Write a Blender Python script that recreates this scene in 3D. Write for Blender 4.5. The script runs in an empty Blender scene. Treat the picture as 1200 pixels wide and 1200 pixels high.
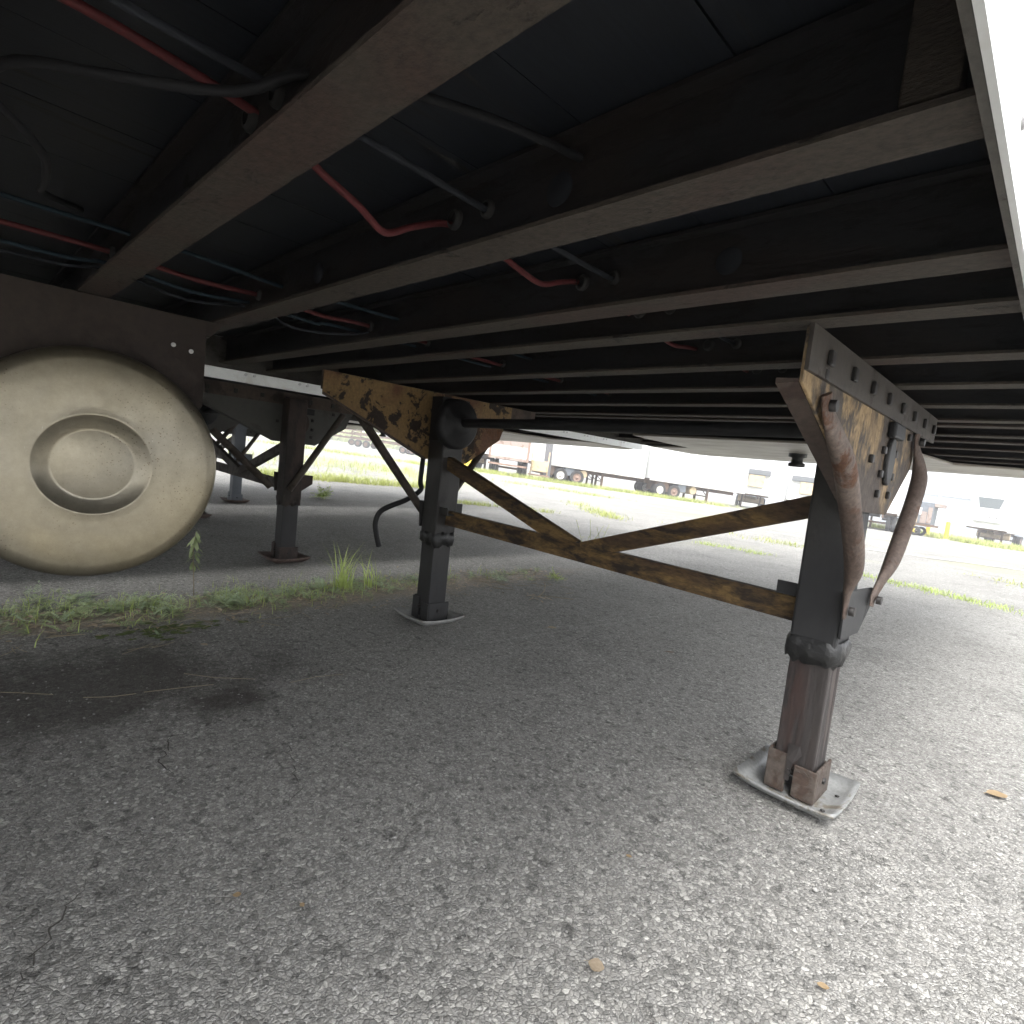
import bpy, bmesh, math, random
from mathutils import Vector, Matrix
import mathutils.noise as mn
random.seed(7)
R = math.radians
scene = bpy.context.scene
col = scene.collection

# ------------------------------------------------------------------ camera
cam_d = bpy.data.cameras.new("camera")
cam = bpy.data.objects.new("camera", cam_d); col.objects.link(cam)
cam_d.sensor_width = 36.0; cam_d.lens = 36.0*656/1200
cam_d.clip_start = 0.02; cam_d.clip_end = 2500
H = 0.8
M = Matrix(((0.70234058, -0.13835603, 0.69826593, 0),
            (0.70370072, -0.01297521, -0.71037803, 0),
            (0.10734523, 0.99029756, 0.08824822, H),
            (0, 0, 0, 1)))
cam.matrix_world = M
scene.camera = cam

# ------------------------------------------------------------------ sky, sun, exposure
world = bpy.data.worlds.new("World"); scene.world = world
world.use_nodes = True
wn = world.node_tree; wn.nodes.clear()
w_out = wn.nodes.new('ShaderNodeOutputWorld'); w_bg = wn.nodes.new('ShaderNodeBackground')
sky = wn.nodes.new('ShaderNodeTexSky'); sky.sky_type = 'NISHITA'; sky.sun_disc = False
SUN_EL, SUN_AZ = R(60), R(150)          # azimuth measured from +Y towards +X
sky.sun_elevation = SUN_EL; sky.sun_rotation = SUN_AZ
tcw = wn.nodes.new('ShaderNodeTexCoord'); spw = wn.nodes.new('ShaderNodeSeparateXYZ'); cbw = wn.nodes.new('ShaderNodeCombineXYZ')
abw = wn.nodes.new('ShaderNodeMath'); abw.operation = 'MAXIMUM'; abw.inputs[1].default_value = .16   # the lot falls away below eye level: sky goes on down to it
wn.links.new(tcw.outputs['Generated'], spw.inputs[0]); wn.links.new(spw.outputs[2], abw.inputs[0])
wn.links.new(spw.outputs[0], cbw.inputs[0]); wn.links.new(spw.outputs[1], cbw.inputs[1]); wn.links.new(abw.outputs[0], cbw.inputs[2])
wn.links.new(cbw.outputs[0], sky.inputs['Vector'])
sky.dust_density = 4.0; sky.air_density = 1.0; sky.ozone_density = 1.5
hs = wn.nodes.new('ShaderNodeHueSaturation'); hs.inputs['Saturation'].default_value = 0.12
wn.links.new(sky.outputs[0], hs.inputs['Color'])
wn.links.new(hs.outputs[0], w_bg.inputs[0]); w_bg.inputs[1].default_value = 0.13
wn.links.new(w_bg.outputs[0], w_out.inputs[0])
sun_d = bpy.data.lights.new("sun", 'SUN'); sun_d.energy = 0.35; sun_d.angle = R(30)
sun_d.color = (1.0, 0.96, 0.9)
sun = bpy.data.objects.new("sun", sun_d); col.objects.link(sun)
sdir = Vector((math.sin(SUN_AZ)*math.cos(SUN_EL), math.cos(SUN_AZ)*math.cos(SUN_EL), math.sin(SUN_EL)))
sun.rotation_euler = sdir.to_track_quat('Z', 'Y').to_euler()
scene.view_settings.view_transform = 'Standard'; scene.view_settings.look = 'None'
scene.view_settings.gamma = 1.0; scene.view_settings.use_curve_mapping = False
scene.view_settings.exposure = 2.62
cy = scene.cycles
cy.use_denoising = True; cy.max_bounces = 8; cy.diffuse_bounces = 5; cy.glossy_bounces = 3
cy.sample_clamp_indirect = 6.0

# ------------------------------------------------------------------ mesh helpers
OFF = Vector((0, 0, 0))
class MB:
    def __init__(s): s.v = []; s.f = []; s.sm = []
    def add(s, vs, fs, smooth=False, T=None):
        n = len(s.v)
        for p in vs:
            p = Vector(p)
            if T is not None: p = T @ p
            s.v.append(tuple(p))
        for f in fs: s.f.append(tuple(i+n for i in f)); s.sm.append(smooth)
        return s
    def box(s, a, b, T=None):
        (x0, y0, z0), (x1, y1, z1) = a, b
        return s.add([(x0,y0,z0),(x1,y0,z0),(x1,y1,z0),(x0,y1,z0),(x0,y0,z1),(x1,y0,z1),(x1,y1,z1),(x0,y1,z1)],
              [(0,3,2,1),(4,5,6,7),(0,1,5,4),(1,2,6,5),(2,3,7,6),(3,0,4,7)], False, T)
    def prism(s, pts, axis, a, b):
        """closed polygon pts (2d) extruded along axis from a to b"""
        def P(u, w, t): return {'x': (t,u,w), 'y': (u,t,w), 'z': (u,w,t)}[axis]
        n = len(pts)
        vs = [P(u,w,a) for u,w in pts]+[P(u,w,b) for u,w in pts]
        fs = [tuple(range(n)), tuple(range(2*n-1, n-1, -1))]+[(i,i+n,(i+1)%n+n,(i+1)%n) for i in range(n)]
        return s.add(vs, fs)
    def tube(s, path, r, n=12, flat=None):
        path = [Vector(p) for p in path]
        rs = r if isinstance(r, (list, tuple)) else [r]*len(path)
        vs = []; fs = []; up = None
        for i, p in enumerate(path):
            t = (path[min(i+1, len(path)-1)]-path[max(i-1, 0)]).normalized()
            if up is None:
                up = Vector((1,0,0)) if abs(t.x) < .9 else Vector((0,0,1))
            u = (up-t*up.dot(t)).normalized(); w = t.cross(u); up = u
            fl = flat[i] if flat else (1, 1)
            for k in range(n):
                a = 2*math.pi*k/n
                vs.append(p+u*math.cos(a)*rs[i]*fl[0]+w*math.sin(a)*rs[i]*fl[1])
        for i in range(len(path)-1):
            for k in range(n):
                fs.append((i*n+k, i*n+(k+1)%n, (i+1)*n+(k+1)%n, (i+1)*n+k))
        s.add(vs, fs, True)
        m = len(path)
        s.add(vs[:n], [tuple(range(n-1,-1,-1))]); s.add(vs[(m-1)*n:], [tuple(range(n))])
        return s
    def lathe(s, prof, c, axis='x', n=48):
        """prof: list (along axis, radius)"""
        vs = []; fs = []
        for t, r in prof:
            for k in range(n):
                a = 2*math.pi*k/n; u, w = r*math.cos(a), r*math.sin(a)
                vs.append({'x': (c[0]+t, c[1]+u, c[2]+w), 'y': (c[0]+u, c[1]+t, c[2]+w), 'z': (c[0]+u, c[1]+w, c[2]+t)}[axis])
        for i in range(len(prof)-1):
            for k in range(n):
                fs.append((i*n+k, i*n+(k+1)%n, (i+1)*n+(k+1)%n, (i+1)*n+k))
        s.add(vs, fs, True)
        return s
    def mesh(s, name, mat):
        me = bpy.data.meshes.new(name)
        me.from_pydata([tuple(Vector(p)-OFF) for p in s.v], [], s.f); me.update()
        me.polygons.foreach_set('use_smooth', s.sm)
        for m in (mat if isinstance(mat, (list, tuple)) else [mat]): me.materials.append(m)
        bm = bmesh.new(); bm.from_mesh(me); bmesh.ops.recalc_face_normals(bm, faces=bm.faces); bm.to_mesh(me); bm.free()
        return me
    def build(s, name, mat, parent=None, bevel=0, label=None):
        o = bpy.data.objects.new(name, s.mesh(name, mat)); col.objects.link(o)
        if parent is not None: o.parent = parent
        if bevel:
            b = o.modifiers.new('bevel', 'BEVEL'); b.width = bevel; b.segments = 2; b.limit_method = 'ANGLE'
            b.harden_normals = False
        if label: o['label'] = label
        return o
def tag(o, label=None, cat=None, group=None, kind=None):
    if label: o['label'] = label
    if cat: o['category'] = cat
    if group: o['group'] = group
    if kind: o['kind'] = kind
    return o
def empty(name, loc, label=None, cat=None, group=None):
    o = bpy.data.objects.new(name, None); o.empty_display_size = .2; col.objects.link(o); o.location = loc
    return tag(o, label, cat, group)
def copy_obj(o, parent=None, loc=None):
    c = o.copy(); col.objects.link(c)
    if parent is not None: c.parent = parent
    if loc is not None: c.location = loc
    return c
def copy_tree(o, parent=None):
    c = copy_obj(o, parent)
    for ch in list(o.children): copy_tree(ch, c)
    return c

# ------------------------------------------------------------------ materials
def newmat(name):
    m = bpy.data.materials.new(name); m.use_nodes = True
    nt = m.node_tree; b = nt.nodes['Principled BSDF']
    return m, nt, b
def N(nt, t, **k):
    n = nt.nodes.new(t)
    for a, v in k.items():
        if a in n.inputs.keys(): n.inputs[a].default_value = v
        else: setattr(n, a, v)
    return n
def ramp(nt, src, stops):
    r = nt.nodes.new('ShaderNodeValToRGB'); cr = r.color_ramp
    while len(cr.elements) < len(stops): cr.elements.new(.5)
    for e, (p, c) in zip(cr.elements, stops):
        e.position = p; e.color = (c if len(c) == 4 else (*c, 1)) if isinstance(c, (tuple, list)) else (c, c, c, 1)
    nt.links.new(src, r.inputs[0]); return r.outputs[0]
def noise(nt, vec, scale, detail=6, rough=.6, dist=0):
    n = N(nt, 'ShaderNodeTexNoise'); n.inputs['Scale'].default_value = scale; n.inputs['Detail'].default_value = detail
    n.inputs['Roughness'].default_value = rough; n.inputs['Distortion'].default_value = dist
    nt.links.new(vec, n.inputs['Vector']); return n.outputs['Fac']
def mixc(nt, fac, a, b, mode='MIX'):
    m = nt.nodes.new('ShaderNodeMix'); m.data_type = 'RGBA'; m.blend_type = mode
    for v, i in ((fac, 0), (a, 6), (b, 7)):
        if isinstance(v, (int, float)): m.inputs[i].default_value = v if i == 0 else (v, v, v, 1)
        elif isinstance(v, tuple): m.inputs[i].default_value = (*v, 1)
        else: nt.links.new(v, m.inputs[i])
    return m.outputs[2]
def math_(nt, op, a, b=0.0, clamp=False):
    m = nt.nodes.new('ShaderNodeMath'); m.operation = op; m.use_clamp = clamp
    for i, v in enumerate((a, b)):
        if isinstance(v, (int, float)): m.inputs[i].default_value = v
        else: nt.links.new(v, m.inputs[i])
    return m.outputs[0]
def worn(name, base, under, amount=.5, scale=9, rough=.6, metal=0.0, third=None, stretch=(1,1,1), bump=.3, soft=.04, vary=.35, underrough=.8, place=False):
    """a surface of two coats: base where intact, under where the noise has eaten it; fine tone variation on both"""
    m, nt, b = newmat(name)
    tc = N(nt, 'ShaderNodeTexCoord'); mp = N(nt, 'ShaderNodeMapping'); mp.inputs['Scale'].default_value = stretch
    nt.links.new((N(nt, 'ShaderNodeNewGeometry').outputs['Position'] if place else tc.outputs['Object']), mp.inputs['Vector']); v = mp.outputs[0]
    n1 = noise(nt, v, scale, 8, .65, .4)
    msk = ramp(nt, n1, [(max(0, amount-soft), 0.0), (min(1, amount+soft), 1.0)])
    n2 = noise(nt, v, scale*6, 5, .7)
    n3 = noise(nt, v, scale*.35, 3, .5)
    var = ramp(nt, n2, [(.3, 1-vary), (.7, 1+vary*.6)])
    c = mixc(nt, msk, under, base)
    if third:
        m3 = ramp(nt, n3, [(.5, 0.0), (.62, 1.0)]); c = mixc(nt, m3, c, third)
    c = mixc(nt, 1.0, c, var, 'MULTIPLY')
    nt.links.new(c, b.inputs['Base Color'])
    rr = mixc(nt, msk, underrough, rough); nt.links.new(rr, b.inputs['Roughness'])
    b.inputs['Metallic'].default_value = metal
    h = math_(nt, 'ADD', math_(nt, 'MULTIPLY', msk, .6), math_(nt, 'MULTIPLY', n2, .5))
    bp = N(nt, 'ShaderNodeBump'); bp.inputs['Strength'].default_value = bump; bp.inputs['Distance'].default_value = .004
    nt.links.new(h, bp.inputs['Height']); nt.links.new(bp.outputs[0], b.inputs['Normal'])
    return m
def plain(name, c, rough=.6, metal=0.0, vary=.15, scale=20, bump=0):
    m, nt, b = newmat(name)
    tc = N(nt, 'ShaderNodeTexCoord')
    n = noise(nt, tc.outputs['Object'], scale, 5, .6)
    var = ramp(nt, n, [(.3, 1-vary), (.7, 1+vary)])
    nt.links.new(mixc(nt, 1.0, c, var, 'MULTIPLY'), b.inputs['Base Color'])
    b.inputs['Roughness'].default_value = rough; b.inputs['Metallic'].default_value = metal
    if bump:
        bp = N(nt, 'ShaderNodeBump'); bp.inputs['Strength'].default_value = bump; bp.inputs['Distance'].default_value = .003
        nt.links.new(n, bp.inputs['Height']); nt.links.new(bp.outputs[0], b.inputs['Normal'])
    return m
MAT = {}
MAT['beam'] = worn('beam_brown', (.052,.041,.031), (.018,.012,.009), .37, 13, .8, stretch=(1,1.4,3), vary=.45, third=(.052,.033,.025), bump=1.0, soft=.03, place=True)  # brown tone of the bottom flange, lighter than the web
MAT['web'] = worn('beam_web_dark', (.010,.009,.0105), (.008,.006,.005), .43, 9, .7, stretch=(1,3,3), vary=.45, third=(.013,.0085,.007), place=True)  # much darker tone for web and top flange
MAT['floor'] = worn('floor_boards', (.0065,.009,.014), (.026,.024,.021), .37, 4, .6, stretch=(6,.5,1), vary=.4, bump=.15, place=True, soft=.03)
MAT['rail'] = worn('rail_dull', (.30,.27,.23), (.17,.14,.11), .42, 14, .55, metal=.3, stretch=(1,.5,1))
MAT['rail_in'] = worn('rail_inner_dull', (.075,.068,.058), (.05,.04,.032), .42, 14, .6, stretch=(1,.5,1))
MAT['white'] = worn('white_paint', (.72,.73,.72), (.50,.46,.40), .3, 5, .35, vary=.06, bump=.05, soft=.12, underrough=.5)
MAT['white_dim'] = worn('grey_white_paint', (.50,.49,.46), (.34,.29,.22), .33, 3, .45, vary=.08, bump=.05, soft=.15)
MAT['yellow_rust'] = worn('yellow_chipped', (.25,.155,.058), (.034,.022,.015), .47, 13, .6, vary=.4, soft=.02, third=(.15,.065,.028), bump=.6)
MAT['tan_rust'] = worn('tan_scale', (.085,.068,.054), (.36,.25,.13), .47, 9, .8, vary=.5, soft=.05, third=(.075,.058,.047), stretch=(1,1.1,.75), bump=.8)
MAT['brace_rust'] = worn('brace_yellow_rust', (.21,.130,.046), (.034,.022,.015), .50, 14, .7, vary=.5, soft=.09, third=(.075,.044,.024), stretch=(.5,1,1.6), bump=.5)
MAT['pipe_rust'] = worn('pipe_rust', (.15,.115,.095), (.11,.052,.028), .45, 18, .75, vary=.4, third=(.10,.07,.055), bump=.6, stretch=(1,1,.6))
MAT['flange_rust'] = worn('flange_rust', (.062,.043,.033), (.042,.024,.017), .45, 8, .75, vary=.35)
MAT['leg_dark'] = worn('leg_black_paint', (.021,.021,.022), (.016,.015,.014), .42, 5, .6, vary=.25, third=(.042,.04,.036), stretch=(1,1,.5))
MAT['leg_far'] = worn('leg_far_black', (.018,.018,.019), (.013,.012,.011), .42, 5, .5, vary=.25, third=(.028,.026,.024), stretch=(1,1,.5))
MAT['leg_inner'] = worn('leg_inner_steel', (.042,.022,.018), (.018,.015,.014), .5, 6, .42, vary=.3, third=(.04,.034,.032), stretch=(3,3,.4))
MAT['grease'] = plain('black_grease', (.018,.018,.018), .38, 0, .4, 60, 1.0)
MAT['boot'] = worn('boot_rust', (.085,.068,.056), (.06,.038,.028), .45, 14, .7, vary=.35, bump=.4)
MAT['pad'] = worn('pad_galvanised', (.29,.295,.29), (.19,.17,.135), .42, 14, .5, metal=.25, vary=.25, bump=.2)
MAT['pad_dark'] = worn('pad_brown', (.14,.10,.085), (.08,.055,.045), .45, 12, .7, vary=.3)
MAT['pad_grey'] = worn('pad_grey', (.34,.34,.33), (.22,.2,.18), .4, 12, .5, metal=.2, vary=.2)
MAT['angle'] = worn('angle_grey', (.066,.056,.047), (.045,.034,.027), .4, 9, .7, vary=.2, bump=.3)
MAT['angle_dark'] = worn('angle_dark', (.09,.065,.05), (.05,.035,.03), .45, 9, .75, vary=.3)
MAT['bolt'] = plain('bolt_dark', (.035,.032,.03), .5, .4, .3, 90)
MAT['gear'] = plain('gearbox_black', (.010,.010,.011), .6, 0, .4, 30, .3)
MAT['brown_steel'] = worn('brown_steel', (.032,.022,.017), (.022,.014,.010), .45, 6, .75, vary=.3, third=(.038,.027,.020))
MAT['n_leg'] = worn('neighbour_leg', (.05,.032,.026), (.03,.024,.021), .47, 6, .7, vary=.3, stretch=(1,1,.5))
MAT['n_plate'] = worn('neighbour_plate', (.09,.088,.08), (.065,.06,.052), .4, 5, .7, vary=.12)
MAT['n_brace'] = worn('neighbour_brace', (.07,.055,.042), (.04,.028,.02), .48, 10, .7, vary=.3)
MAT['red'] = worn('red_hose', (.085,.010,.011), (.045,.007,.008), .35, 25, .75, vary=.25, bump=.1)
MAT['grey_hose'] = plain('grey_conduit', (.010,.012,.017), .85, 0, .2)
MAT['teal'] = plain('teal_line', (.008,.020,.030), .85, 0, .2)
MAT['black_hose'] = plain('black_hose', (.003,.003,.0045), .85)
MAT['rubber'] = plain('tyre_rubber', (.028,.027,.026), .8, 0, .3, 12)
MAT['rim'] = worn('wheel_rim', (.62,.60,.56), (.35,.22,.14), .4, 12, .5, vary=.2)
MAT['rim_rust'] = worn('wheel_rim_rust', (.27,.18,.14), (.17,.11,.08), .45, 12, .7, vary=.2)
MAT['under'] = worn('undercarriage', (.07,.065,.06), (.14,.09,.06), .6, 5, .75, vary=.3)
MAT['coupler'] = worn('coupler_plate', (.40,.37,.32), (.27,.23,.19), .42, 3, .38, vary=.12, stretch=(1,2.5,1), bump=.08, soft=.14, underrough=.5, metal=.15)
MAT['tan'] = worn('tan_panel', (.55,.43,.27), (.35,.25,.14), .4, 3, .7, vary=.15)
MAT['brownp'] = worn('brown_panel', (.30,.24,.21), (.2,.13,.1), .42, 3, .7, vary=.2)
MAT['yellow'] = plain('yellow_paint', (.75,.52,.04), .6, 0, .12, 8)
MAT['bluegrey'] = plain('blue_grey_steel', (.13,.145,.165), .6, 0, .2, 4)
MAT['darkglass'] = plain('grille_dark', (.10,.115,.12), .5, 0, .35, 60)
MAT['warehouse'] = plain('warehouse_cladding', (.30,.335,.375), .7, 0, .06, .3)
MAT['postgrey'] = plain('post_grey', (.15,.15,.16), .7)
MAT['galv'] = plain('galvanised', (.5,.5,.5), .5, .3, .1)

# aluminium tank: satin, dirt speckles, faint scratches
def tank_mat():
    m, nt, b = newmat('tank_aluminium')
    tc = N(nt, 'ShaderNodeTexCoord'); v = tc.outputs['Object']
    big = ramp(nt, noise(nt, v, 2.2, 4, .5, .5), [(.35, (.31,.285,.23)), (.65, (.45,.385,.25))])
    mid = ramp(nt, noise(nt, v, 34, 8, .85), [(.3, .82), (.7, 1.10)])
    c = mixc(nt, 1.0, big, mid, 'MULTIPLY')
    sp = N(nt, 'ShaderNodeTexVoronoi'); sp.inputs['Scale'].default_value = 130; nt.links.new(v, sp.inputs['Vector'])
    dots = math_(nt, 'MULTIPLY', ramp(nt, sp.outputs['Distance'], [(.13, 1.0), (.24, 0.0)]), ramp(nt, noise(nt, v, 6, 4, .6), [(.42, 0.0), (.58, .9)]))
    c = mixc(nt, dots, c, (.16,.12,.075))
    mp = N(nt, 'ShaderNodeMapping'); mp.inputs['Scale'].default_value = (1, 30, 3); mp.inputs['Rotation'].default_value = (.6,0,0)
    nt.links.new(v, mp.inputs['Vector'])
    scr = ramp(nt, noise(nt, mp.outputs[0], 6, 6, .8), [(.66, 0.0), (.7, .35)])
    c = mixc(nt, scr, c, (.72,.69,.6))
    nt.links.new(c, b.inputs['Base Color'])
    b.inputs['Metallic'].default_value = .88
    nt.links.new(ramp(nt, noise(nt, v, 14, 5, .7), [(.3, .28), (.7, .44)]), b.inputs['Roughness'])
    bp = N(nt, 'ShaderNodeBump'); bp.inputs['Strength'].default_value = .12; bp.inputs['Distance'].default_value = .004
    nt.links.new(noise(nt, v, 9, 4, .5), bp.inputs['Height']); nt.links.new(bp.outputs[0], b.inputs['Normal'])
    return m
MAT['tank'] = tank_mat()

def asphalt():
    m, nt, b = newmat('weathered_asphalt')
    tc = N(nt, 'ShaderNodeTexCoord'); v = tc.outputs['Object']
    wob = N(nt, 'ShaderNodeTexNoise'); wob.inputs['Scale'].default_value = 120; wob.inputs['Detail'].default_value = 4
    nt.links.new(v, wob.inputs['Vector'])
    va = N(nt, 'ShaderNodeVectorMath', operation='SCALE'); va.inputs['Scale'].default_value = .0075
    nt.links.new(wob.outputs['Color'], va.inputs[0])
    vb = N(nt, 'ShaderNodeVectorMath', operation='ADD'); nt.links.new(v, vb.inputs[0]); nt.links.new(va.outputs[0], vb.inputs[1])
    V = vb.outputs[0]
    def vor(scale):
        n = N(nt, 'ShaderNodeTexVoronoi'); n.inputs['Scale'].default_value = scale; nt.links.new(V, n.inputs['Vector']); return n
    v1, v2 = vor(118), vor(290)
    e1 = vor(118); e1.feature = 'DISTANCE_TO_EDGE'
    sep = N(nt, 'ShaderNodeSeparateColor'); nt.links.new(v1.outputs['Color'], sep.inputs[0])
    sep2 = N(nt, 'ShaderNodeSeparateColor'); nt.links.new(v2.outputs['Color'], sep2.inputs[0])
    stone = ramp(nt, sep.outputs[0], [(0, (.155,.152,.143)), (.45, (.262,.255,.238)), (.8, (.335,.328,.305)), (1, (.45,.44,.41))])
    grit = ramp(nt, sep2.outputs[1], [(0, (.17,.167,.158)), (.7, (.275,.27,.255)), (1, (.42,.41,.385))])
    pick = ramp(nt, sep.outputs[2], [(.40, 0.0), (.46, 1.0)])
    c = mixc(nt, pick, grit, stone)
    gap = ramp(nt, e1.outputs['Distance'], [(.0, .66), (.12, 1.0)])
    c = mixc(nt, 1.0, c, gap, 'MULTIPLY')
    big = ramp(nt, noise(nt, v, 1.3, 8, .72), [(.3, .74), (.5, 1.0), (.7, 1.12)])
    c = mixc(nt, 1.0, c, big, 'MULTIPLY')
    pits = ramp(nt, noise(nt, v, 28, 6, .75), [(.35, .46), (.46, 1.0)])
    c = mixc(nt, 1.0, c, pits, 'MULTIPLY')
    # a loose net of hairline cracks
    w2 = N(nt, 'ShaderNodeTexNoise'); w2.inputs['Scale'].default_value = 7; w2.inputs['Detail'].default_value = 5; nt.links.new(v, w2.inputs['Vector'])
    wa = N(nt, 'ShaderNodeVectorMath', operation='SCALE'); wa.inputs['Scale'].default_value = .16; nt.links.new(w2.outputs['Color'], wa.inputs[0])
    wb = N(nt, 'ShaderNodeVectorMath', operation='ADD'); nt.links.new(v, wb.inputs[0]); nt.links.new(wa.outputs[0], wb.inputs[1])
    ve = N(nt, 'ShaderNodeTexVoronoi'); ve.feature = 'DISTANCE_TO_EDGE'; ve.inputs['Scale'].default_value = 3.4; nt.links.new(wb.outputs[0], ve.inputs['Vector'])
    hair = math_(nt, 'MULTIPLY', ramp(nt, ve.outputs['Distance'], [(.004, 1.0), (.016, 0.0)]), ramp(nt, noise(nt, v, 2.4, 3, .6), [(.52, 0.0), (.66, .5)]))
    c = mixc(nt, hair, c, (.05,.047,.042))
    # distance from given spots -> masks for soil along the seam and the oily patch (marks with shapes of their own)
    sx = N(nt, 'ShaderNodeSeparateXYZ'); nt.links.new(v, sx.inputs[0])
    nz = noise(nt, v, 5, 6, .7)
    def blob(cx, cyy, rx, ry, lo, hi):
        dx = math_(nt, 'DIVIDE', math_(nt, 'SUBTRACT', sx.outputs[0], cx), rx)
        dy = math_(nt, 'DIVIDE', math_(nt, 'SUBTRACT', sx.outputs[1], cyy), ry)
        d = math_(nt, 'SQRT', math_(nt, 'ADD', math_(nt, 'MULTIPLY', dx, dx), math_(nt, 'MULTIPLY', dy, dy)))
        d = math_(nt, 'ADD', d, math_(nt, 'MULTIPLY', math_(nt, 'SUBTRACT', nz, .5), 1.6))
        return ramp(nt, d, [(lo, 1.0), (hi, 0.0)])
    oil = blob(-1.98, .2, .42, .75, .45, 1.0)
    c = mixc(nt, math_(nt, 'MULTIPLY', oil, .72), c, (.040,.034,.028))
    oil2 = blob(-1.70, .62, .13, .16, .3, 1.0)
    c = mixc(nt, math_(nt, 'MULTIPLY', oil2, .7), c, (.032,.026,.021))
    soil = blob(-2.70, 1.2, .24, 2.6, .4, 1.0)
    soilc = ramp(nt, noise(nt, v, 60, 5, .7), [(.3, (.13,.105,.08)), (.7, (.34,.29,.22))])
    c = mixc(nt, math_(nt, 'MULTIPLY', soil, .75), c, soilc)
    # chalky drag marks on the tarmac
    for (x0, y0, kx, wd) in ((-1.74, 1.6, -.10, .012), (-1.79, 1.6, -.09, .007)):
        ln = math_(nt, 'ABSOLUTE', math_(nt, 'SUBTRACT', math_(nt, 'SUBTRACT', sx.outputs[0], x0), math_(nt, 'MULTIPLY', math_(nt, 'SUBTRACT', sx.outputs[1], y0), -kx)))
        a = ramp(nt, ln, [(0, 1.0), (wd, 0.0)])
        rng = ramp(nt, math_(nt, 'ABSOLUTE', math_(nt, 'SUBTRACT', sx.outputs[1], 2.4)), [(.6, 1.0), (.9, 0.0)])
        a = math_(nt, 'MULTIPLY', math_(nt, 'MULTIPLY', a, rng), ramp(nt, noise(nt, v, 45, 4, .7), [(.4, 0.0), (.6, .6)]))
        c = mixc(nt, a, c, (.42,.41,.39))
    # mossy yellow-green tint far out where weeds have got into the surface
    far = ramp(nt, math_(nt, 'MULTIPLY', sx.outputs[1], .1), [(.55, 0.0), (.9, 1.0)])
    mossn = ramp(nt, noise(nt, v, .16, 5, .65), [(.52, 0.0), (.64, .75)])
    c = mixc(nt, math_(nt, 'MULTIPLY', far, mossn), c, (.30,.31,.14))
    nt.links.new(c, b.inputs['Base Color']); b.inputs['Roughness'].default_value = .82
    b.inputs['Specular IOR Level'].default_value = .35
    h = math_(nt, 'ADD', ramp(nt, e1.outputs['Distance'], [(.0, .0), (.17, .7)]), math_(nt, 'MULTIPLY', v2.outputs['Distance'], -.55))
    h = math_(nt, 'ADD', h, math_(nt, 'MULTIPLY', pits, .7)); h = math_(nt, 'SUBTRACT', h, math_(nt, 'MULTIPLY', hair, 1.2))
    h = math_(nt, 'ADD', h, math_(nt, 'MULTIPLY', sep.outputs[1], .75))
    h = math_(nt, 'ADD', h, math_(nt, 'MULTIPLY', noise(nt, v, 150, 3, .6), .8))
    bp = N(nt, 'ShaderNodeBump'); bp.inputs['Strength'].default_value = .62; bp.inputs['Distance'].default_value = .005
    nt.links.new(h, bp.inputs['Height']); nt.links.new(bp.outputs[0], b.inputs['Normal'])
    return m
MAT['asphalt'] = asphalt()
def leafmat(name, a, b_, sc=9):
    m, nt, b = newmat(name)
    tc = N(nt, 'ShaderNodeTexCoord')
    c = ramp(nt, noise(nt, tc.outputs['Object'], sc, 4, .7), [(.3, a), (.7, b_)])
    nt.links.new(c, b.inputs['Base Color']); b.inputs['Roughness'].default_value = .6
    tr = N(nt, 'ShaderNodeBsdfTranslucent'); nt.links.new(c, tr.inputs[0])
    mx = N(nt, 'ShaderNodeMixShader'); mx.inputs[0].default_value = .3
    nt.links.new(b.outputs[0], mx.inputs[1]); nt.links.new(tr.outputs[0], mx.inputs[2])
    nt.links.new(mx.outputs[0], nt.nodes['Material Output'].inputs[0])
    return m
MAT['leaf'] = leafmat('weed_leaf', (.22,.28,.13), (.46,.53,.30))
MAT['leaf2'] = leafmat('weed_leaf_blue', (.25,.33,.20), (.46,.54,.36))
MAT['grassb'] = leafmat('grass_blade', (.30,.40,.08), (.55,.64,.24))
MAT['farweed'] = leafmat('far_weed', (.26,.32,.07), (.50,.52,.20), .8)
MAT['dry'] = leafmat('dry_stem', (.24,.20,.13), (.40,.34,.24))
MAT['deadleaf'] = leafmat('dead_leaf', (.28,.22,.15), (.48,.40,.30), 40)
MAT['browndry'] = leafmat('brown_dead_weed', (.10,.065,.045), (.22,.15,.10), 20)
MAT['orangeleaf'] = leafmat('orange_leaf', (.30,.21,.11), (.40,.30,.18), 40)
MAT['moss'] = plain('moss', (.10,.13,.04), .9, 0, .4, 60, 1.0)
MAT['crack'] = plain('crack_dark', (.06,.056,.05), .95, 0, .3, 80)
MAT['lotpaint'] = worn('lot_paint', (.62,.61,.56), (.25,.25,.24), .45, 7, .8, vary=.15, soft=.1)

# ------------------------------------------------------------------ the ground
def g(x, y):
    r = math.hypot(x, y); t = min(max((r-9)/14, 0), 1); s = t*t*(3-2*t)
    return s*(-.0254*x-.0294*y)
SLOPE = Vector((.0254, .0294, 1)).normalized()
def graded(lo, hi):
    out = [0.0]; stp = .15; x = 0
    while x < hi: x += stp; stp *= 1.07; out.append(x)
    stp = .15; x = 0
    while x > lo: x -= stp; stp *= 1.07; out.insert(0, x)
    return out
gx, gy = graded(-900, 900), graded(-150, 900)
vs = []; fs = []
for yy in gy:
    for xx in gx:
        near = max(0, 1-math.hypot(xx+1.3, yy-1)/12)
        z = g(xx, yy)+(mn.noise(Vector((xx*1.1, yy*1.1, 3)))*.004+mn.noise(Vector((xx*4, yy*4, 8)))*.0015)*near
        vs.append((xx, yy, z-.003*near))
nx = len(gx)
for j in range(len(gy)-1):
    for i in range(nx-1):
        fs.append((j*nx+i, j*nx+i+1, (j+1)*nx+i+1, (j+1)*nx+i))
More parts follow.
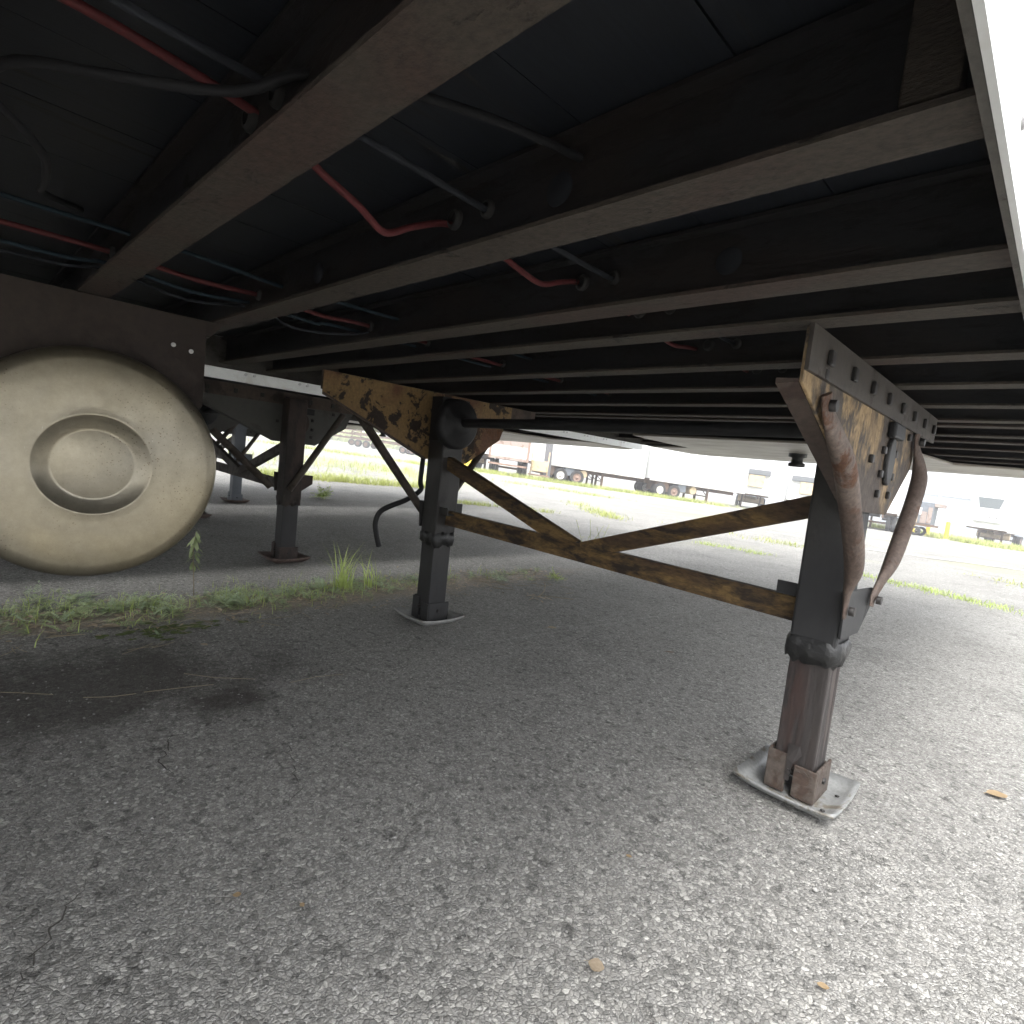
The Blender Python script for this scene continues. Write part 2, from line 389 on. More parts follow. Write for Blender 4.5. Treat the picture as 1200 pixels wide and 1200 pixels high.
mb = MB(); mb.add(vs, fs, True)
ground = tag(mb.build('ground', MAT['asphalt']), kind='structure')

# cracks: ragged ribbons lying on the tarmac
def crack(pts, w):
    mb = MB(); P = []
    for (x0, y0), (x1, y1) in zip(pts, pts[1:]):
        n = max(2, int(math.hypot(x1-x0, y1-y0)/.012))
        for i in range(n):
            t = i/n; P.append((x0+(x1-x0)*t+mn.noise(Vector((x0*50+t*9, y0*30, 1)))*.02+random.gauss(0, .003), y0+(y1-y0)*t+mn.noise(Vector((x0*50, y0*30+t*9, 7)))*.02+random.gauss(0, .003)))
    L = []
    for i, (x, y) in enumerate(P):
        a = P[min(i+1, len(P)-1)]; c = P[max(i-1, 0)]
        d = Vector((a[0]-c[0], a[1]-c[1], 0)); d = d.normalized() if d.length > 0 else Vector((1,0,0))
        nn = Vector((-d.y, d.x, 0)); ww = w*.55*random.uniform(.1, 1)*math.sin(math.pi*min(1, max(.05, i/len(P))))
        L += [Vector((x, y, .0035))+nn*ww, Vector((x, y, .0035))-nn*ww]
    mb.add(L, [(2*i, 2*i+1, 2*i+3, 2*i+2) for i in range(len(P)-1)])
    return mb.build('crack', MAT['crack'], ground)
crack([(-1.72,.36),(-1.56,.42),(-1.42,.36),(-1.33,.39),(-1.24,.33),(-1.19,.31)], .0035)
crack([(-1.42,.66),(-1.32,.63),(-1.24,.61),(-1.15,.57),(-1.10,.50)], .003)
crack([(-1.12,.20),(-1.05,.14),(-.98,.10),(-.90,.07)], .004)
crack([(-.28,1.46),(-.22,1.50),(-.17,1.47),(-.10,1.52)], .0025)
crack([(-1.55,1.30),(-1.45,1.20),(-1.30,1.22),(-1.18,1.10)], .002)
crack([(-1.40,1.85),(-1.55,1.75),(-1.75,1.82),(-1.95,1.62)], .002)

# painted bay lines out on the lot
def lotline(name, p0, p1, w):
    d = (Vector(p1)-Vector(p0)); n = Vector((-d.y, d.x)).normalized()*w/2
    mb = MB(); K = 14; L = []
    for i in range(K+1):
        p = Vector(p0)+d*i/K
        for s in (1, -1):
            q = p+n*s; L.append((q.x, q.y, g(q.x, q.y)+.012))
    mb.add(L, [(2*i, 2*i+1, 2*i+3, 2*i+2) for i in range(K)])
    return tag(mb.build(name, MAT['lotpaint']), kind='structure')
lotline('painted_line', (-2.6, 10.6), (1.5, 13.4), .10)
lotline('painted_line', (-10.0, 19.5), (2.5, 21.5), .12)

# ------------------------------------------------------------------ trailers
ZB = 1.09                                  # underside of the crossmembers
BEAMS = [-1.25,-.95,-.655,-.36,-.06,.24,.535,.845,1.045,1.37,1.685,2.01,2.34,2.485,2.805,3.05,3.39,3.84,4.2,4.6,4.95]
def ibeam(x0, x1, depth=.105, w=.062):
    """crossmember along x, centred on y=0, underside at z=0"""
    t = .006
    p = [(-w/2,0),(w/2,0),(w/2,t),(.003,t),(.003,depth-t),(w*.42,depth-t),(w*.42,depth),(-w*.42,depth),(-w*.42,depth-t),(-.003,depth-t),(-.003,t),(-w/2,t)]
    mb = MB(); mb.prism([(a, b) for a, b in p], 'x', x0, x1)
    return mb
def bolt(mb, c, axis='x', r=.011, h=.008):
    n = 6; prof = [(0, r), (h, r)]
    mb.lathe(prof, c, axis, n)
    cap = MB(); k = len(mb.v)
    mb.f.append(tuple(range(k-n, k))); mb.sm.append(False)

XR, XL, XC = -.075, -2.665, -1.37
NOSE, TAIL = 5.2, -10.9
def trailer_shell(root, dy=0, detail=True, white=MAT['white'], dx=0):
    """body of a box trailer in world coordinates of the first trailer, shifted by dx"""
    global OFF
    OFF = Vector((-1.37, -2.5, 0))
    parts = []
    def B(mb, *a, **k):
        o = mb.build(*a, **k); return o
    # walls, nose, roof, rear
    for x, s in ((XR, 1), (XL, -1)):
        mb = MB(); mb.box((min(x, x-s*.03), TAIL, 1.30), (max(x, x-s*.03), NOSE, 4.0)); B(mb, 'side_wall', white, root)
        # bottom rail: an outer web, a dark liner added behind it, its lip turned in under the crossmember ends
        mb = MB(); o_ = x+s*.006
        mb.prism([(o_, 1.07), (o_, 1.32), (o_-s*.005, 1.32), (o_-s*.005, 1.07)], 'y', TAIL, NOSE)
        rail = B(mb, 'bottom_rail', MAT['rail'] if s > 0 and dx == 0 and False else white, root)
        mb = MB(); q_ = o_-s*.0055
        mb.prism([(q_, 1.071), (q_, 1.20), (q_-s*.003, 1.20), (q_-s*.003, 1.077), (q_-s*.006, 1.077), (q_-s*.006, 1.071)], 'y', TAIL+.06, NOSE-.045)
        mb.build('rail_liner', MAT['rail_in'], rail)
        if detail:
            mb = MB(); yy = .2 if s > 0 else .0
            y = -.6
            while y < 4.9:
                for zz in (1.115, 1.15): 
                    for k in (0, .045): bolt(mb, (o_ if s > 0 else o_-.006, y+k, zz), 'x', .008, .006)
                y += .3
            r = B(mb, 'rivet_row', MAT['galv'], rail); r['kind'] = 'stuff'
    mb = MB(); mb.box((XL+.03, NOSE-.04, 1.12), (XR-.03, NOSE, 4.0)); B(mb, 'nose_wall', white, root)
    mb = MB(); mb.box((XL+.03, TAIL, 1.12), (XR-.03, TAIL+.05, 4.0)); B(mb, 'rear_door', white, root)
    mb = MB(); mb.box((XL, TAIL, 4.002), (XR, NOSE, 4.04)); B(mb, 'roof', white, root)
    # floor: boards where the camera sees them, a plain deck further back
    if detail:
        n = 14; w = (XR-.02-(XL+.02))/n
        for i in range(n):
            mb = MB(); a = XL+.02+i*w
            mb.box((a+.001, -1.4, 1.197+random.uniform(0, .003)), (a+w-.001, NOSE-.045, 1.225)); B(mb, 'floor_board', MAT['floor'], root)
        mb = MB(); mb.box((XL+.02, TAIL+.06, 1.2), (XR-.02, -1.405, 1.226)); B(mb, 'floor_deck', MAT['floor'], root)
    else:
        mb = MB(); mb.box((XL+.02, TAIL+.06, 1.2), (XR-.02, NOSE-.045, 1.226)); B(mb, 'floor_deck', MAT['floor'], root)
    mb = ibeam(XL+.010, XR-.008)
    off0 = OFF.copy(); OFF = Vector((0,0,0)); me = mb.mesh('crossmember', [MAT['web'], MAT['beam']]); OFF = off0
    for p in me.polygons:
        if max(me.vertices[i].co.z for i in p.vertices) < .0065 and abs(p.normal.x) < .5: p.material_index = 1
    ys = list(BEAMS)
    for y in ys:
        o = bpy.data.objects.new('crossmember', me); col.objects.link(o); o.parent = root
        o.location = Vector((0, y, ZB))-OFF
    # upper coupler plate with its kingpin, raised rails either side at the rear of it
    mb = MB()
    pl = [(-2.12,3.22),(-.64,3.22),(-.60,3.45),(-.52,4.18),(-.10,4.34),(-.10,5.06),(-.22,5.17),(-2.52,5.17),(-2.64,5.06),(-2.64,4.34),(-2.22,4.18),(-2.16,3.45)]
    mb.prism(pl, 'z', 1.064, 1.078); B(mb, 'coupler_plate', MAT['coupler'], root, bevel=.004)
    mb = MB(); mb.lathe([(0,.058),(-.022,.058),(-.028,.036),(-.058,.036),(-.064,.052),(-.085,.052),(-.088,.044),(-.0881,.001)], (XC+.02, 4.08, 1.064), 'z', 20)
    B(mb, 'kingpin', MAT['grease'], root)
    # tandem axle far behind
    for y in (-8.3, -9.55):
        mb = MB(); mb.tube([(XL+.35, y, .52), (XR-.35, y, .52)], .065, 12); ax = B(mb, 'axle', MAT['under'], root)
        for x in (XL+.02, XL+.32, XR-.25, XR-.55):
            wheel(ax, (x+.02, y, .52), MAT['rim'], .21, name='wheel')
    mb = MB()
    for x in (XC-.5, XC+.4): mb.box((x, -10.4, .82), (x+.1, -6.9, ZB-.002))
    B(mb, 'bogie_rail', MAT['under'], root)
    mb = MB(); mb.box((XL+.2, TAIL-.02, .5), (XR-.2, TAIL+.06, .6))
    for x in (XL+.6, XR-.7): mb.box((x, TAIL+.0, .602), (x+.08, TAIL+.06, 1.19))
    B(mb, 'rear_bumper', MAT['under'], root)
def wheel(parent, c, rimmat, wdt=.24, r=.52, axis='x', name='wheel', n=28):
    mb = MB()
    h = wdt/2
    mb.lathe([(-h+.02, r*.57), (-h, r*.62), (-h, r*.9), (-h+.03, r), (h-.03, r), (h, r*.9), (h, r*.62), (h-.02, r*.57)], c, axis, n)
    t = mb.build(name, MAT['rubber'], parent)
    mb = MB()
    mb.lathe([(-h+.02, r*.565), (-h+.005, r*.56), (-h+.01, r*.5), (-h+.07, r*.44), (-h+.05, r*.2), (-h+.0, r*.17), (-h-.01, .001)], c, axis, n)
    mb.lathe([(h-.02, r*.565), (h-.005, r*.56), (h-.01, r*.5), (h-.07, r*.44), (h-.05, r*.2), (h, r*.17), (h+.01, .001)], c, axis, n)
    rm = mb.build('rim', rimmat, t)
    return t

def sand_shoe(mb, cx, cyy, w=.13, rise=.028, tilt=0):
    """dished square foot pad with turned-up rim and rounded corners"""
    K = 12; P = {}
    for i in range(K+1):
        for j in range(K+1):
            u, v = -1+2*i/K, -1+2*j/K
            # squircle the corners slightly
            q = 1-.03*(u*u*v*v)
            e = max(abs(u), abs(v)); z = .008+max(0, (e-.62)/.38)**1.6*rise + .010*(max(0, abs(u)+abs(v)-1.3))
            P[i,j] = (cx+u*w*q, cyy+v*w*q, z+tilt*u*.01)
    vs = [P[i,j] for i in range(K+1) for j in range(K+1)]; n = len(vs)
    vs += [(x, y, z-.007) for x, y, z in vs]
    I = lambda i, j: i*(K+1)+j
    fs = []
    for i in range(K):
        for j in range(K):
            fs.append((I(i,j), I(i+1,j), I(i+1,j+1), I(i,j+1))); fs.append((n+I(i,j), n+I(i,j+1), n+I(i+1,j+1), n+I(i+1,j)))
    for i in range(K):
        for a, b in ((I(i,0), I(i+1,0)), (I(i+1,K), I(i,K)), (I(0,i+1), I(0,i)), (I(K,i), I(K,i+1))):
            fs.append((a, n+a, n+b, b))
    mb.add(vs, fs, True)

def landing_leg(root, cx, cyy, s, mt, plate_top=1.09, full=True, inner_plate=False, zo=.40):
    """s=+1: outboard side is +x.  mt: dict of materials"""
    X0, X1 = cx-.056, cx+.056
    Y0, Y1 = cyy-.058, cyy+.062
    mb = MB(); mb.box((X0, Y0, zo), (X1, Y1, 1.05))
    leg = mb.build('landing_leg', mt['outer'], root, bevel=.008)
    mb = MB(); mb.box((cx-.049, cyy-.050, .075), (cx+.049, cyy+.050, zo+.05)); mb.build('inner_leg', mt['inner'], leg, bevel=.0035)
    # lower collar, sagging grease
    mb = MB(); P = []; bulge = 1.0 if not inner_plate else .35
    K = 40
    for ring, (z, k) in enumerate(((zo+.035, 1.0), (zo+.028, 1.08), (zo+.0, 1.12), (zo-.022, 1.03), (zo-.028, .88))):
        for i in range(K):
            a = 2*math.pi*i/K; c_, s_ = math.cos(a), math.sin(a); q = 1/max(abs(c_), abs(s_))
            w = .060*(1+(k-1)*bulge)*min(q, 1.25)
            dz = (mn.noise(Vector((i*.45, ring*.7, cx*3)))*.030 if ring >= 1 else 0); w *= 1+.05*mn.noise(Vector((i*1.1, ring*2.3, cx*5)))
            P.append((cx+c_*w, cyy+.002+s_*w, z+dz))
    mb.add(P, [(r*K+i, r*K+(i+1)%K, (r+1)*K+(i+1)%K, (r+1)*K+i) for r in range(4) for i in range(K)], True)
    mb.build('grease_collar', mt['collar'], leg)
    # boot: three-sided steel shoe round the leg foot, split at the front
    mb = MB(); b0, b1, t = .056, .062, .007
    mb.box((cx-b1, cyy-b1, .012), (cx-.012, cyy-b1+t, .105+.012)); mb.box((cx+.006, cyy-b1, .012), (cx+b1, cyy-b1+t, .098))
    mb.box((cx-b1, cyy-b1+t+.001, .012), (cx-b1+t, cyy+b1, .120)); mb.box((cx+b1-t, cyy-b1+t+.001, .012), (cx+b1, cyy+b1, .100))
    mb.box((cx-b1+t+.001, cyy+b1-t, .012), (cx+b1-t-.001, cyy+b1, .09))
    bo = mb.build('foot_boot', mt['boot'], leg, bevel=.0025)
    mb = MB(); bolt(mb, (cx-.004, cyy-b1-.005, .075), 'y', .008, .010); mb.build('foot_bolt', MAT['bolt'], leg); mb = MB(); bolt(mb, (cx+b1, cyy, .06), 'x', .008, .006); mb.build('foot_bolt', MAT['bolt'], leg)
    mb = MB(); sand_shoe(mb, cx, cyy, .127); pad = mb.build('foot_pad', mt['pad'], leg)
    if full:
        # torn flap of metal sticking out of the boot split
        mb = MB(); mb.add([(cx-.018, cyy-.053, .145), (cx+.012, cyy-.062, .150), (cx+.020, cyy-.060, .128), (cx+.002, cyy-.066, .10), (cx-.002, cyy-.064, .05), (cx-.014, cyy-.064, .05), (cx-.014, cyy-.064, .11)],
                          [(0,1,2,3,6),(6,3,4,5)]); mb.build('torn_tab', mt['inner'], leg)
        for u, v in ((-.09,-.085),(-.105,-.03),(.09,.05),(.085,-.06),(.05,.095),(-.07,.095)):
            mb = MB(); mb.lathe([(.0, .006), (.0015, .006), (.0016, .001)], (cx+u, cyy+v, .0125), 'z', 8)
            mb.build('pad_hole', MAT['bolt'], leg)
    # wing plate: tapered plate that carries the leg, folded flange along its rear edge
    px = cx+(s*.060 if not inner_plate else -s*.072)
    a, b = (px, px+s*.006) if s > 0 else (px+s*.006, px)
    prof = [(cyy-.597, 1.03), (cyy-.597, .990), (cyy-.085, .772), (cyy+.185, .766), (cyy+.40, .905), (cyy+.43, .985), (cyy+.47, 1.03), (cyy+.47, 1.086), (cyy-.597, 1.086)]
    mb = MB(); mb.prism(prof, 'x', a, b); wp = mb.build('wing_plate', mt['plate'], leg, bevel=.0015)
    fx0, fx1 = (px-s*.034, px-s*.0005)
    dz = .006
    mb = MB()
    e0, e1 = (cyy-.597, .990), (cyy-.085, .772)
    mb.add([(fx0, e0[0]-.012, e0[1]-.004), (fx1, e0[0], e0[1]), (fx1, e1[0], e1[1]), (fx0, e1[0]-.006, e1[1]),
            (fx0, e0[0]-.012, e0[1]+dz), (fx1, e0[0], e0[1]+dz), (fx1, e1[0], e1[1]+dz), (fx0, e1[0]-.006, e1[1]+dz)],
           [(0,1,2,3),(7,6,5,4),(0,4,5,1),(1,5,6,2),(2,6,7,3),(3,7,4,0)])
    mb.build('plate_flange', mt['flange'], leg)
    # mounting angle bolted over the plate
    ax = px+s*.0065
    mb = MB(); t = s*.007
    y0, y1 = cyy-.60, cyy+.66
    mb.prism([(ax, 1.010), (ax+t, 1.010), (ax+t, 1.0885), (ax, 1.0885)], 'y', y0, y1)
    ma = mb.build('mounting_angle', mt['angle'], leg)
    for k in range(8):
        y = y0+.10+k*(y1-y0-.16)/7
        mb = MB(); mb.box((min(ax+t, ax+t+s*.009), y-.012, 1.034), (max(ax+t, ax+t+s*.009), y+.012, 1.062)); mb.build('bolt', MAT['bolt'], leg, bevel=.003)
    # bolts and slots on the plate round the gear end
    ox = px+s*.006
    for (y, z) in ((.03,.93),(.155,.93),(.03,.87),(.155,.87),(.03,.82),(.15,.82),(-.08,.90),(.30,.99),(-.50,1.02)):
        mb = MB(); mb.box((min(ox, ox+s*.010), cyy+y-.009, z-.010), (max(ox, ox+s*.010), cyy+y+.009, z+.010)); mb.build('bolt', MAT['bolt'], leg, bevel=.003)
    mb = MB(); K = 20
    ring = [(cyy+.095+.036*math.cos(2*math.pi*i/K), .905+.062*math.sin(2*math.pi*i/K)) for i in range(K)]
    mb.prism(ring, 'x', min(ox, ox+s*.012), max(ox, ox+s*.012)); mb.build('gear_end_cover', mt['outer'], leg, bevel=.004)
    mb = MB(); mb.box((min(ox, ox+s*.02), cyy+.05, .965), (max(ox, ox+s*.02), cyy+.16, 1.005)); mb.build('shaft_bracket', MAT['gear'], leg, bevel=.006)
    # lower gusset
    mb = MB(); mb.prism([(cyy-.075, .575), (cyy+.19, .562), (cyy+.19, .505), (cyy+.10, .445), (cyy-.065, .452)], 'x', min(ox-s*.008, ox-s*.002), max(ox-s*.008, ox-s*.002))
    mb.build('gusset', mt['outer'], leg, bevel=.001)
    # bent pipe struts, their ends flattened and bolted
    sx_ = ox+s*.013
    if s < 0 and not inner_plate:
        for y0_, z0_, y1_, z1_ in ((-.42, .945, .0, .49), (.40, .95, .06, .49)):
            mb = MB(); mb.tube([(ox+s*.03, cyy+y0_, z0_), (ox+s*.03, cyy+y1_, z1_)], .021, 4); mb.build('angle_strut', mt['brace'], leg)
    elif not inner_plate:
        st = [(-.002,-.495,.985),(-.001,-.480,.955),(.004,-.430,.915),(.012,-.37,.865),(.012,-.275,.775),(.012,-.195,.69),(.008,-.150,.635),(-.002,-.125,.585),(-.005,-.112,.545),(-.005,-.108,.515)]
        fl = [(.28,1.15),(.3,1.1),(.75,1.05),(1,1),(1,1),(1,1),(.9,1),(.45,1.1),(.25,1.0),(.2,.7)]
        mb = MB(); mb.tube([(sx_+s*x, cyy+y, z) for x, y, z in smooth(st)], .0215, 14, smooth([(a_, b_, 0) for a_, b_ in fl], True)); p1 = mb.build('pipe_strut', mt['pipe'], leg)
        st = [(-.004,.375,1.01),(-.002,.382,.97),(.006,.41,.92),(.010,.425,.875),(.010,.385,.80),(.010,.32,.725),(.008,.25,.64),(.0,.20,.585),(-.005,.165,.545),(-.005,.155,.515)]
        mb = MB(); mb.tube([(sx_+s*x, cyy+y, z) for x, y, z in smooth(st)], .0215, 14, smooth([(a_, b_, 0) for a_, b_ in fl], True)); p2 = mb.build('pipe_strut', mt['pipe'], leg)
        for y, z in ((-.109, .535), (.160, .535), (-.486, .965), (.380, .985)):
            mb = MB(); bolt(mb, (sx_+(.004 if s > 0 else -.014), cyy+y, z), 'x', .012, .012); mb.build('bolt', MAT['bolt'], leg)
    else:
        for y0_, z0_, y1_, z1_ in ((-.50, .80, -.15, .49), (.30, .99, -.03, .47)):
            mb = MB(); mb.tube([(cx+s*.075, cyy+y0_, z0_), (cx+s*.075, cyy+y1_, z1_)], .022, 4); mb.build('angle_strut', mt['brace'], leg)
    return leg
def smooth(pts, flat=False):
    """Catmull-Rom through 3d points"""
    out = []; P = [Vector(p) for p in pts]
    for i in range(len(P)-1):
        p0, p1, p2, p3 = P[max(i-1,0)], P[i], P[i+1], P[min(i+2, len(P)-1)]
        for k in range(4):
            t = k/4
            out.append(.5*((2*p1)+(p2-p0)*t+(2*p0-5*p1+4*p2-p3)*t*t+(3*p1-p0-3*p2+p3)*t*t*t))
    out.append(P[-1])
    return [(p.x, p.y) for p in out] if flat else [tuple(p) for p in out]

def landing_gear(root, xn, xf, y, mt, crank=True, inner_plate=False):
    n = landing_leg(root, xn, y, 1, mt['near'], full=crank, inner_plate=inner_plate)
    f = landing_leg(root, xf, y+.025 if crank else y, -1, mt['far'], full=False)
    # cross bar and V braces between the legs: channel sections with lips
    a, b = Vector((xn-.058, y+.02, .482)), Vector((xf+.058, y+.02, .508))
    def channel(p, q, w, name):
        d = (q-p).normalized(); up = Vector((0,1,0)).cross(d).normalized()
        if up.z < 0: up = -up
        mb = MB(); t = .006; dep = .035
        sec = [(-w/2, 0), (w/2, 0), (w/2, dep), (w/2-t, dep), (w/2-t, t), (-w/2+t, t), (-w/2+t, dep), (-w/2, dep)]
        vs = [e+up*u+Vector((0,1,0))*v for e in (p, q) for u, v in sec]; k = len(sec)
        mb.add(vs, [tuple(range(k)), tuple(range(2*k-1, k-1, -1))]+[(i, i+k, (i+1)%k+k, (i+1)%k) for i in range(k)])
        o = mb.build(name, mt['brace'], root, bevel=.0015); return o
    cb = channel(a, b, .067, 'cross_bar')
    mid = a.lerp(b, .5)
    channel(mid+Vector((.02, -.004, .012)), Vector((xn-.05, y-.0, .775)), .058, 'diagonal_brace')
    channel(mid+Vector((-.02, .003, .012)), Vector((xf+.05, y-.0, .765)), .058, 'diagonal_brace')
    for x, s in ((xn-.057, -1), (xf+.057, 1)):
        mb = MB(); mb.box((min(x, x+s*.06), y-.02, .525), (max(x, x+s*.06), y+.065, .533)); mb.box((min(x, x+s*.06), y-.02, .533), (max(x, x+s*.06), y-.014, .56)); mb.build('brace_tab', mt['near']['outer'], root)
    mb = MB(); mb.tube([(xn-.056, y+.02, .972), (xf+.10, y+.02, .952)], .021, 12); mb.build('cross_shaft', MAT['gear'], root)
    # gear case on the far leg facing inwards
    mb = MB(); mb.lathe([(0, .115), (.03, .115), (.045, .100), (.05, .05), (.07, .045), (.072, .001)], (xf+.057, y+.02, .945), 'x', 32)
    mb.box((xf-.02, y-.06, .86), (xf+.058, y+.10, 1.06)); gc = mb.build('gear_case', MAT['gear'], root)
    if crank:
        mb = MB(); X = xf-.17
        pts = [(X+.06, y+.03, .93), (X, y+.03, .92), (X-.01, y+.035, .80), (X-.01, y+.03, .66), (X-.01, y+.04, .62), (X-.01, y+.0, .585), (X-.01, y-.06, .555), (X-.01, y-.13, .53), (X-.01, y-.185, .50), (X-.01, y-.205, .45), (X-.01, y-.195, .395), (X-.01, y-.175, .335)]
        mb.tube(smooth(pts), .0125, 10); mb.build('crank_handle', MAT['gear'], root)

NEAR = dict(outer=MAT['leg_dark'], inner=MAT['leg_inner'], collar=MAT['grease'], boot=MAT['boot'], pad=MAT['pad'], plate=MAT['tan_rust'], flange=MAT['flange_rust'], angle=MAT['angle'], pipe=MAT['pipe_rust'], brace=MAT['brace_rust'])
FAR = dict(NEAR, outer=MAT['leg_far'], brace=MAT['n_brace'], pad=MAT['pad_grey'], boot=MAT['leg_dark'], plate=MAT['yellow_rust'], flange=MAT['angle_dark'], angle=MAT['angle_dark'], pipe=MAT['n_brace'], inner=MAT['leg_far'])
NEI = dict(outer=MAT['n_leg'], inner=MAT['leg_dark'], collar=MAT['n_leg'], boot=MAT['n_leg'], pad=MAT['pad_dark'], plate=MAT['n_plate'], flange=MAT['n_plate'], angle=MAT['angle_dark'], pipe=MAT['n_brace'], brace=MAT['n_brace'])

# --- the trailer overhead
t1 = empty('semi_trailer', (-1.37, -2.5, 0), 'box trailer overhead seen from below, with chipped yellow landing gear and a round fuel tank', 'trailer')
trailer_shell(t1)
landing_gear(t1, -.417, -2.105, 1.625, dict(near=NEAR, far=FAR, brace=MAT['brace_rust']))

# fuel tank: dished end with a pressed ring
mb = MB(); r = .268
prof = [(.0, r*.90), (0, r), (.004, r+.004)]
prof = [(-.62, .001), (-.62, r-.02), (-.60, r), (-.02, r), (-.014, r+.003), (-.006, r+.003), (.0, r-.002), (.007, r-.008), (.011, r*.9), (.014, r*.72), (.016, r*.52),
        (.0165, .121), (.0172, .118), (.0168, .1155), (.0145, .113), (.006, .086), (.0045, .082), (.0048, .079), (.006, .074), (.009, .03), (.0095, .001)]
mb.lathe(prof, (-1.64, .243, .688), 'x', 96)
tank = mb.build('fuel_tank', MAT['tank'], t1)
mb = MB(); mb.prism([(-.62, 1.087), (.487, 1.087), (.487, .86), (.44, .80), (.44, .70), (-.1, .70), (-.62, .80)], 'x', -1.708, -1.70)
tp = mb.build('tank_mount_plate', MAT['brown_steel'], t1, bevel=.001)
for yy in (.41, .452):
    mb = MB(); mb.lathe([(0,.006),(.001,.006),(.0012,.0005)], (-1.6998, yy, 1.0+(.452-yy)*.2), 'x', 10); mb.build('hole_sky_disc', MAT['white'], tp)  # white discs painted for sky light showing through the plate holes
for yy in (-.36, .24, .50):
    mb = MB(); mb.prism([(yy-.05, 1.089), (yy+.03, 1.089), (yy+.0, 1.05), (yy-.03, 1.05)], 'x', -1.76, -1.709); mb.build('plate_cleat', MAT['brown_steel'], tp)

# air hoses and wiring running through the crossmembers
def hose(name, pts, r, m, lab=None):
    mb = MB(); mb.tube(smooth(pts), r, 9); o = mb.build(name, MAT[m], t1)
    if lab: o['label'] = lab
    return o
hose('air_hose', [(-.72,-.5,1.165),(-.70,-.2,1.15),(-.69,.02,1.165),(-.69,.13,1.163),(-.695,.25,1.15),(-.70,.32,1.125),(-.70,.37,1.107),(-.705,.405,1.092),(-.715,.43,1.098),(-.72,.47,1.122),(-.72,.535,1.148),(-.72,.62,1.142),(-.715,.69,1.125),(-.715,.74,1.120),(-.72,.80,1.142),(-.72,.86,1.155),(-.73,1.0,1.15),(-.74,1.15,1.14),(-.74,1.25,1.128),(-.74,1.34,1.14),(-.74,1.5,1.15),(-.73,1.9,1.14),(-.73,2.4,1.15)], .005, 'red')
hose('air_hose', [(-1.46,-.6,1.15),(-1.46,-.2,1.135),(-1.46,.1,1.14),(-1.46,.25,1.14),(-1.47,.4,1.134),(-1.47,.56,1.14),(-1.47,.7,1.132),(-1.47,.86,1.14),(-1.47,1.4,1.132),(-1.46,2.2,1.14)], .0055, 'red')
hose('conduit', [(-.62,-.6,1.15),(-.625,.24,1.15),(-.63,.535,1.145),(-.64,.86,1.148),(-.64,1.6,1.15),(-.64,2.4,1.15)], .0045, 'grey_hose')
hose('conduit', [(-1.32,-.6,1.145),(-1.32,.24,1.15),(-1.33,.535,1.14),(-1.33,.86,1.145),(-1.33,2.4,1.15)], .0042, 'teal')
hose('conduit', [(-1.53,-.6,1.13),(-1.53,.1,1.12),(-1.52,.24,1.13),(-1.53,.40,1.118),(-1.53,.56,1.13),(-1.52,.7,1.118),(-1.53,.86,1.13),(-1.53,2.0,1.13)], .0042, 'teal')
hose('conduit', [(-1.57,-.6,1.12),(-1.57,.1,1.11),(-1.56,.24,1.125),(-1.57,.40,1.105),(-1.56,.56,1.125),(-1.56,.66,1.10),(-1.50,.78,1.105),(-1.47,.86,1.13)], .0035, 'grey_hose')
hose('wiring_loom', [(-1.05,-.35,1.16),(-.95,-.10,1.13),(-.84,-.0,1.12),(-.74,.04,1.118),(-.68,.10,1.115),(-.62,.19,1.125),(-.56,.25,1.15),(-.5,.40,1.165),(-.47,.53,1.17)], .005, 'black_hose')
hose('wiring_loom', [(-.84,.02,1.12),(-.93,.075,1.11),(-1.06,.09,1.115),(-1.2,.1,1.14),(-1.3,.16,1.16)], .005, 'black_hose')
for y in BEAMS[4:14]:
    for x, z, rr in ((-.705, 1.150, .012), (-.632, 1.148, .010), (-1.465, 1.139, .011)):
        mb = MB(); mb.lathe([(-.012, rr*.75), (-.012, rr), (-.008, rr*1.25), (.008, rr*1.25), (.012, rr), (.012, rr*.75)], (x, y, z), 'y', 12); mb.build('hose_grommet', MAT['rubber'], t1)
# small zinc clips at the crossmember ends
for y in (.42, .72, .98, 1.22, 1.55, 1.86):
    mb = MB(); mb.box((-.165, y, 1.178), (-.105, y+.012, 1.194)); mb.build('floor_clip', MAT['grey_hose'], t1, bevel=.002)
for y in (.535,):
    mb = MB(); mb.box((-.135, y-.028, 1.10), (-.097, y-.006, 1.19)); mb.build('end_cleat', MAT['beam'], t1, bevel=.002)
# discs painted lighter than the beam webs, standing in for their holes
for x, y in ((-.50, .535-.0045), (-1.15, .535-.0045), (-.42, .845-.0045)):
    mb = MB(); mb.lathe([(0, .021), (-.002, .019), (-.0022, .001)], (x, y, 1.142), 'y', 18); mb.build('web_hole_disc', MAT['grey_hose'], t1)

# --- two more trailers parked alongside on the left
def neighbour(dx, dy, label, mt, white):
    global OFF
    r = empty('semi_trailer', (-1.37+dx, -2.5+dy, 0), label, 'trailer', 'box trailers parked side by side')
    trailer_shell(r, detail=(dx > -4), white=white)
    # remove the unseen coupler duplicates? kept: it is the same model
    landing_gear(r, -.41, -2.38, 1.63, mt, crank=False, inner_plate=True)
    return r
t1['group'] = 'box trailers parked side by side'
n1 = neighbour(-3.165, -.07, 'white sided box trailer second from the right with brown landing legs behind the fuel tank', dict(near=NEI, far=NEI, brace=MAT['n_brace']), MAT['white'])
NEI2 = dict(NEI, outer=MAT['bluegrey'], inner=MAT['bluegrey'], boot=MAT['bluegrey'])
n2 = neighbour(-6.35, .70, 'farthest of the parallel box trailers with blue grey landing legs, glimpsed past two others', dict(near=NEI2, far=NEI2, brace=MAT['n_brace']), MAT['white_dim'])
OFF = Vector((0,0,0))

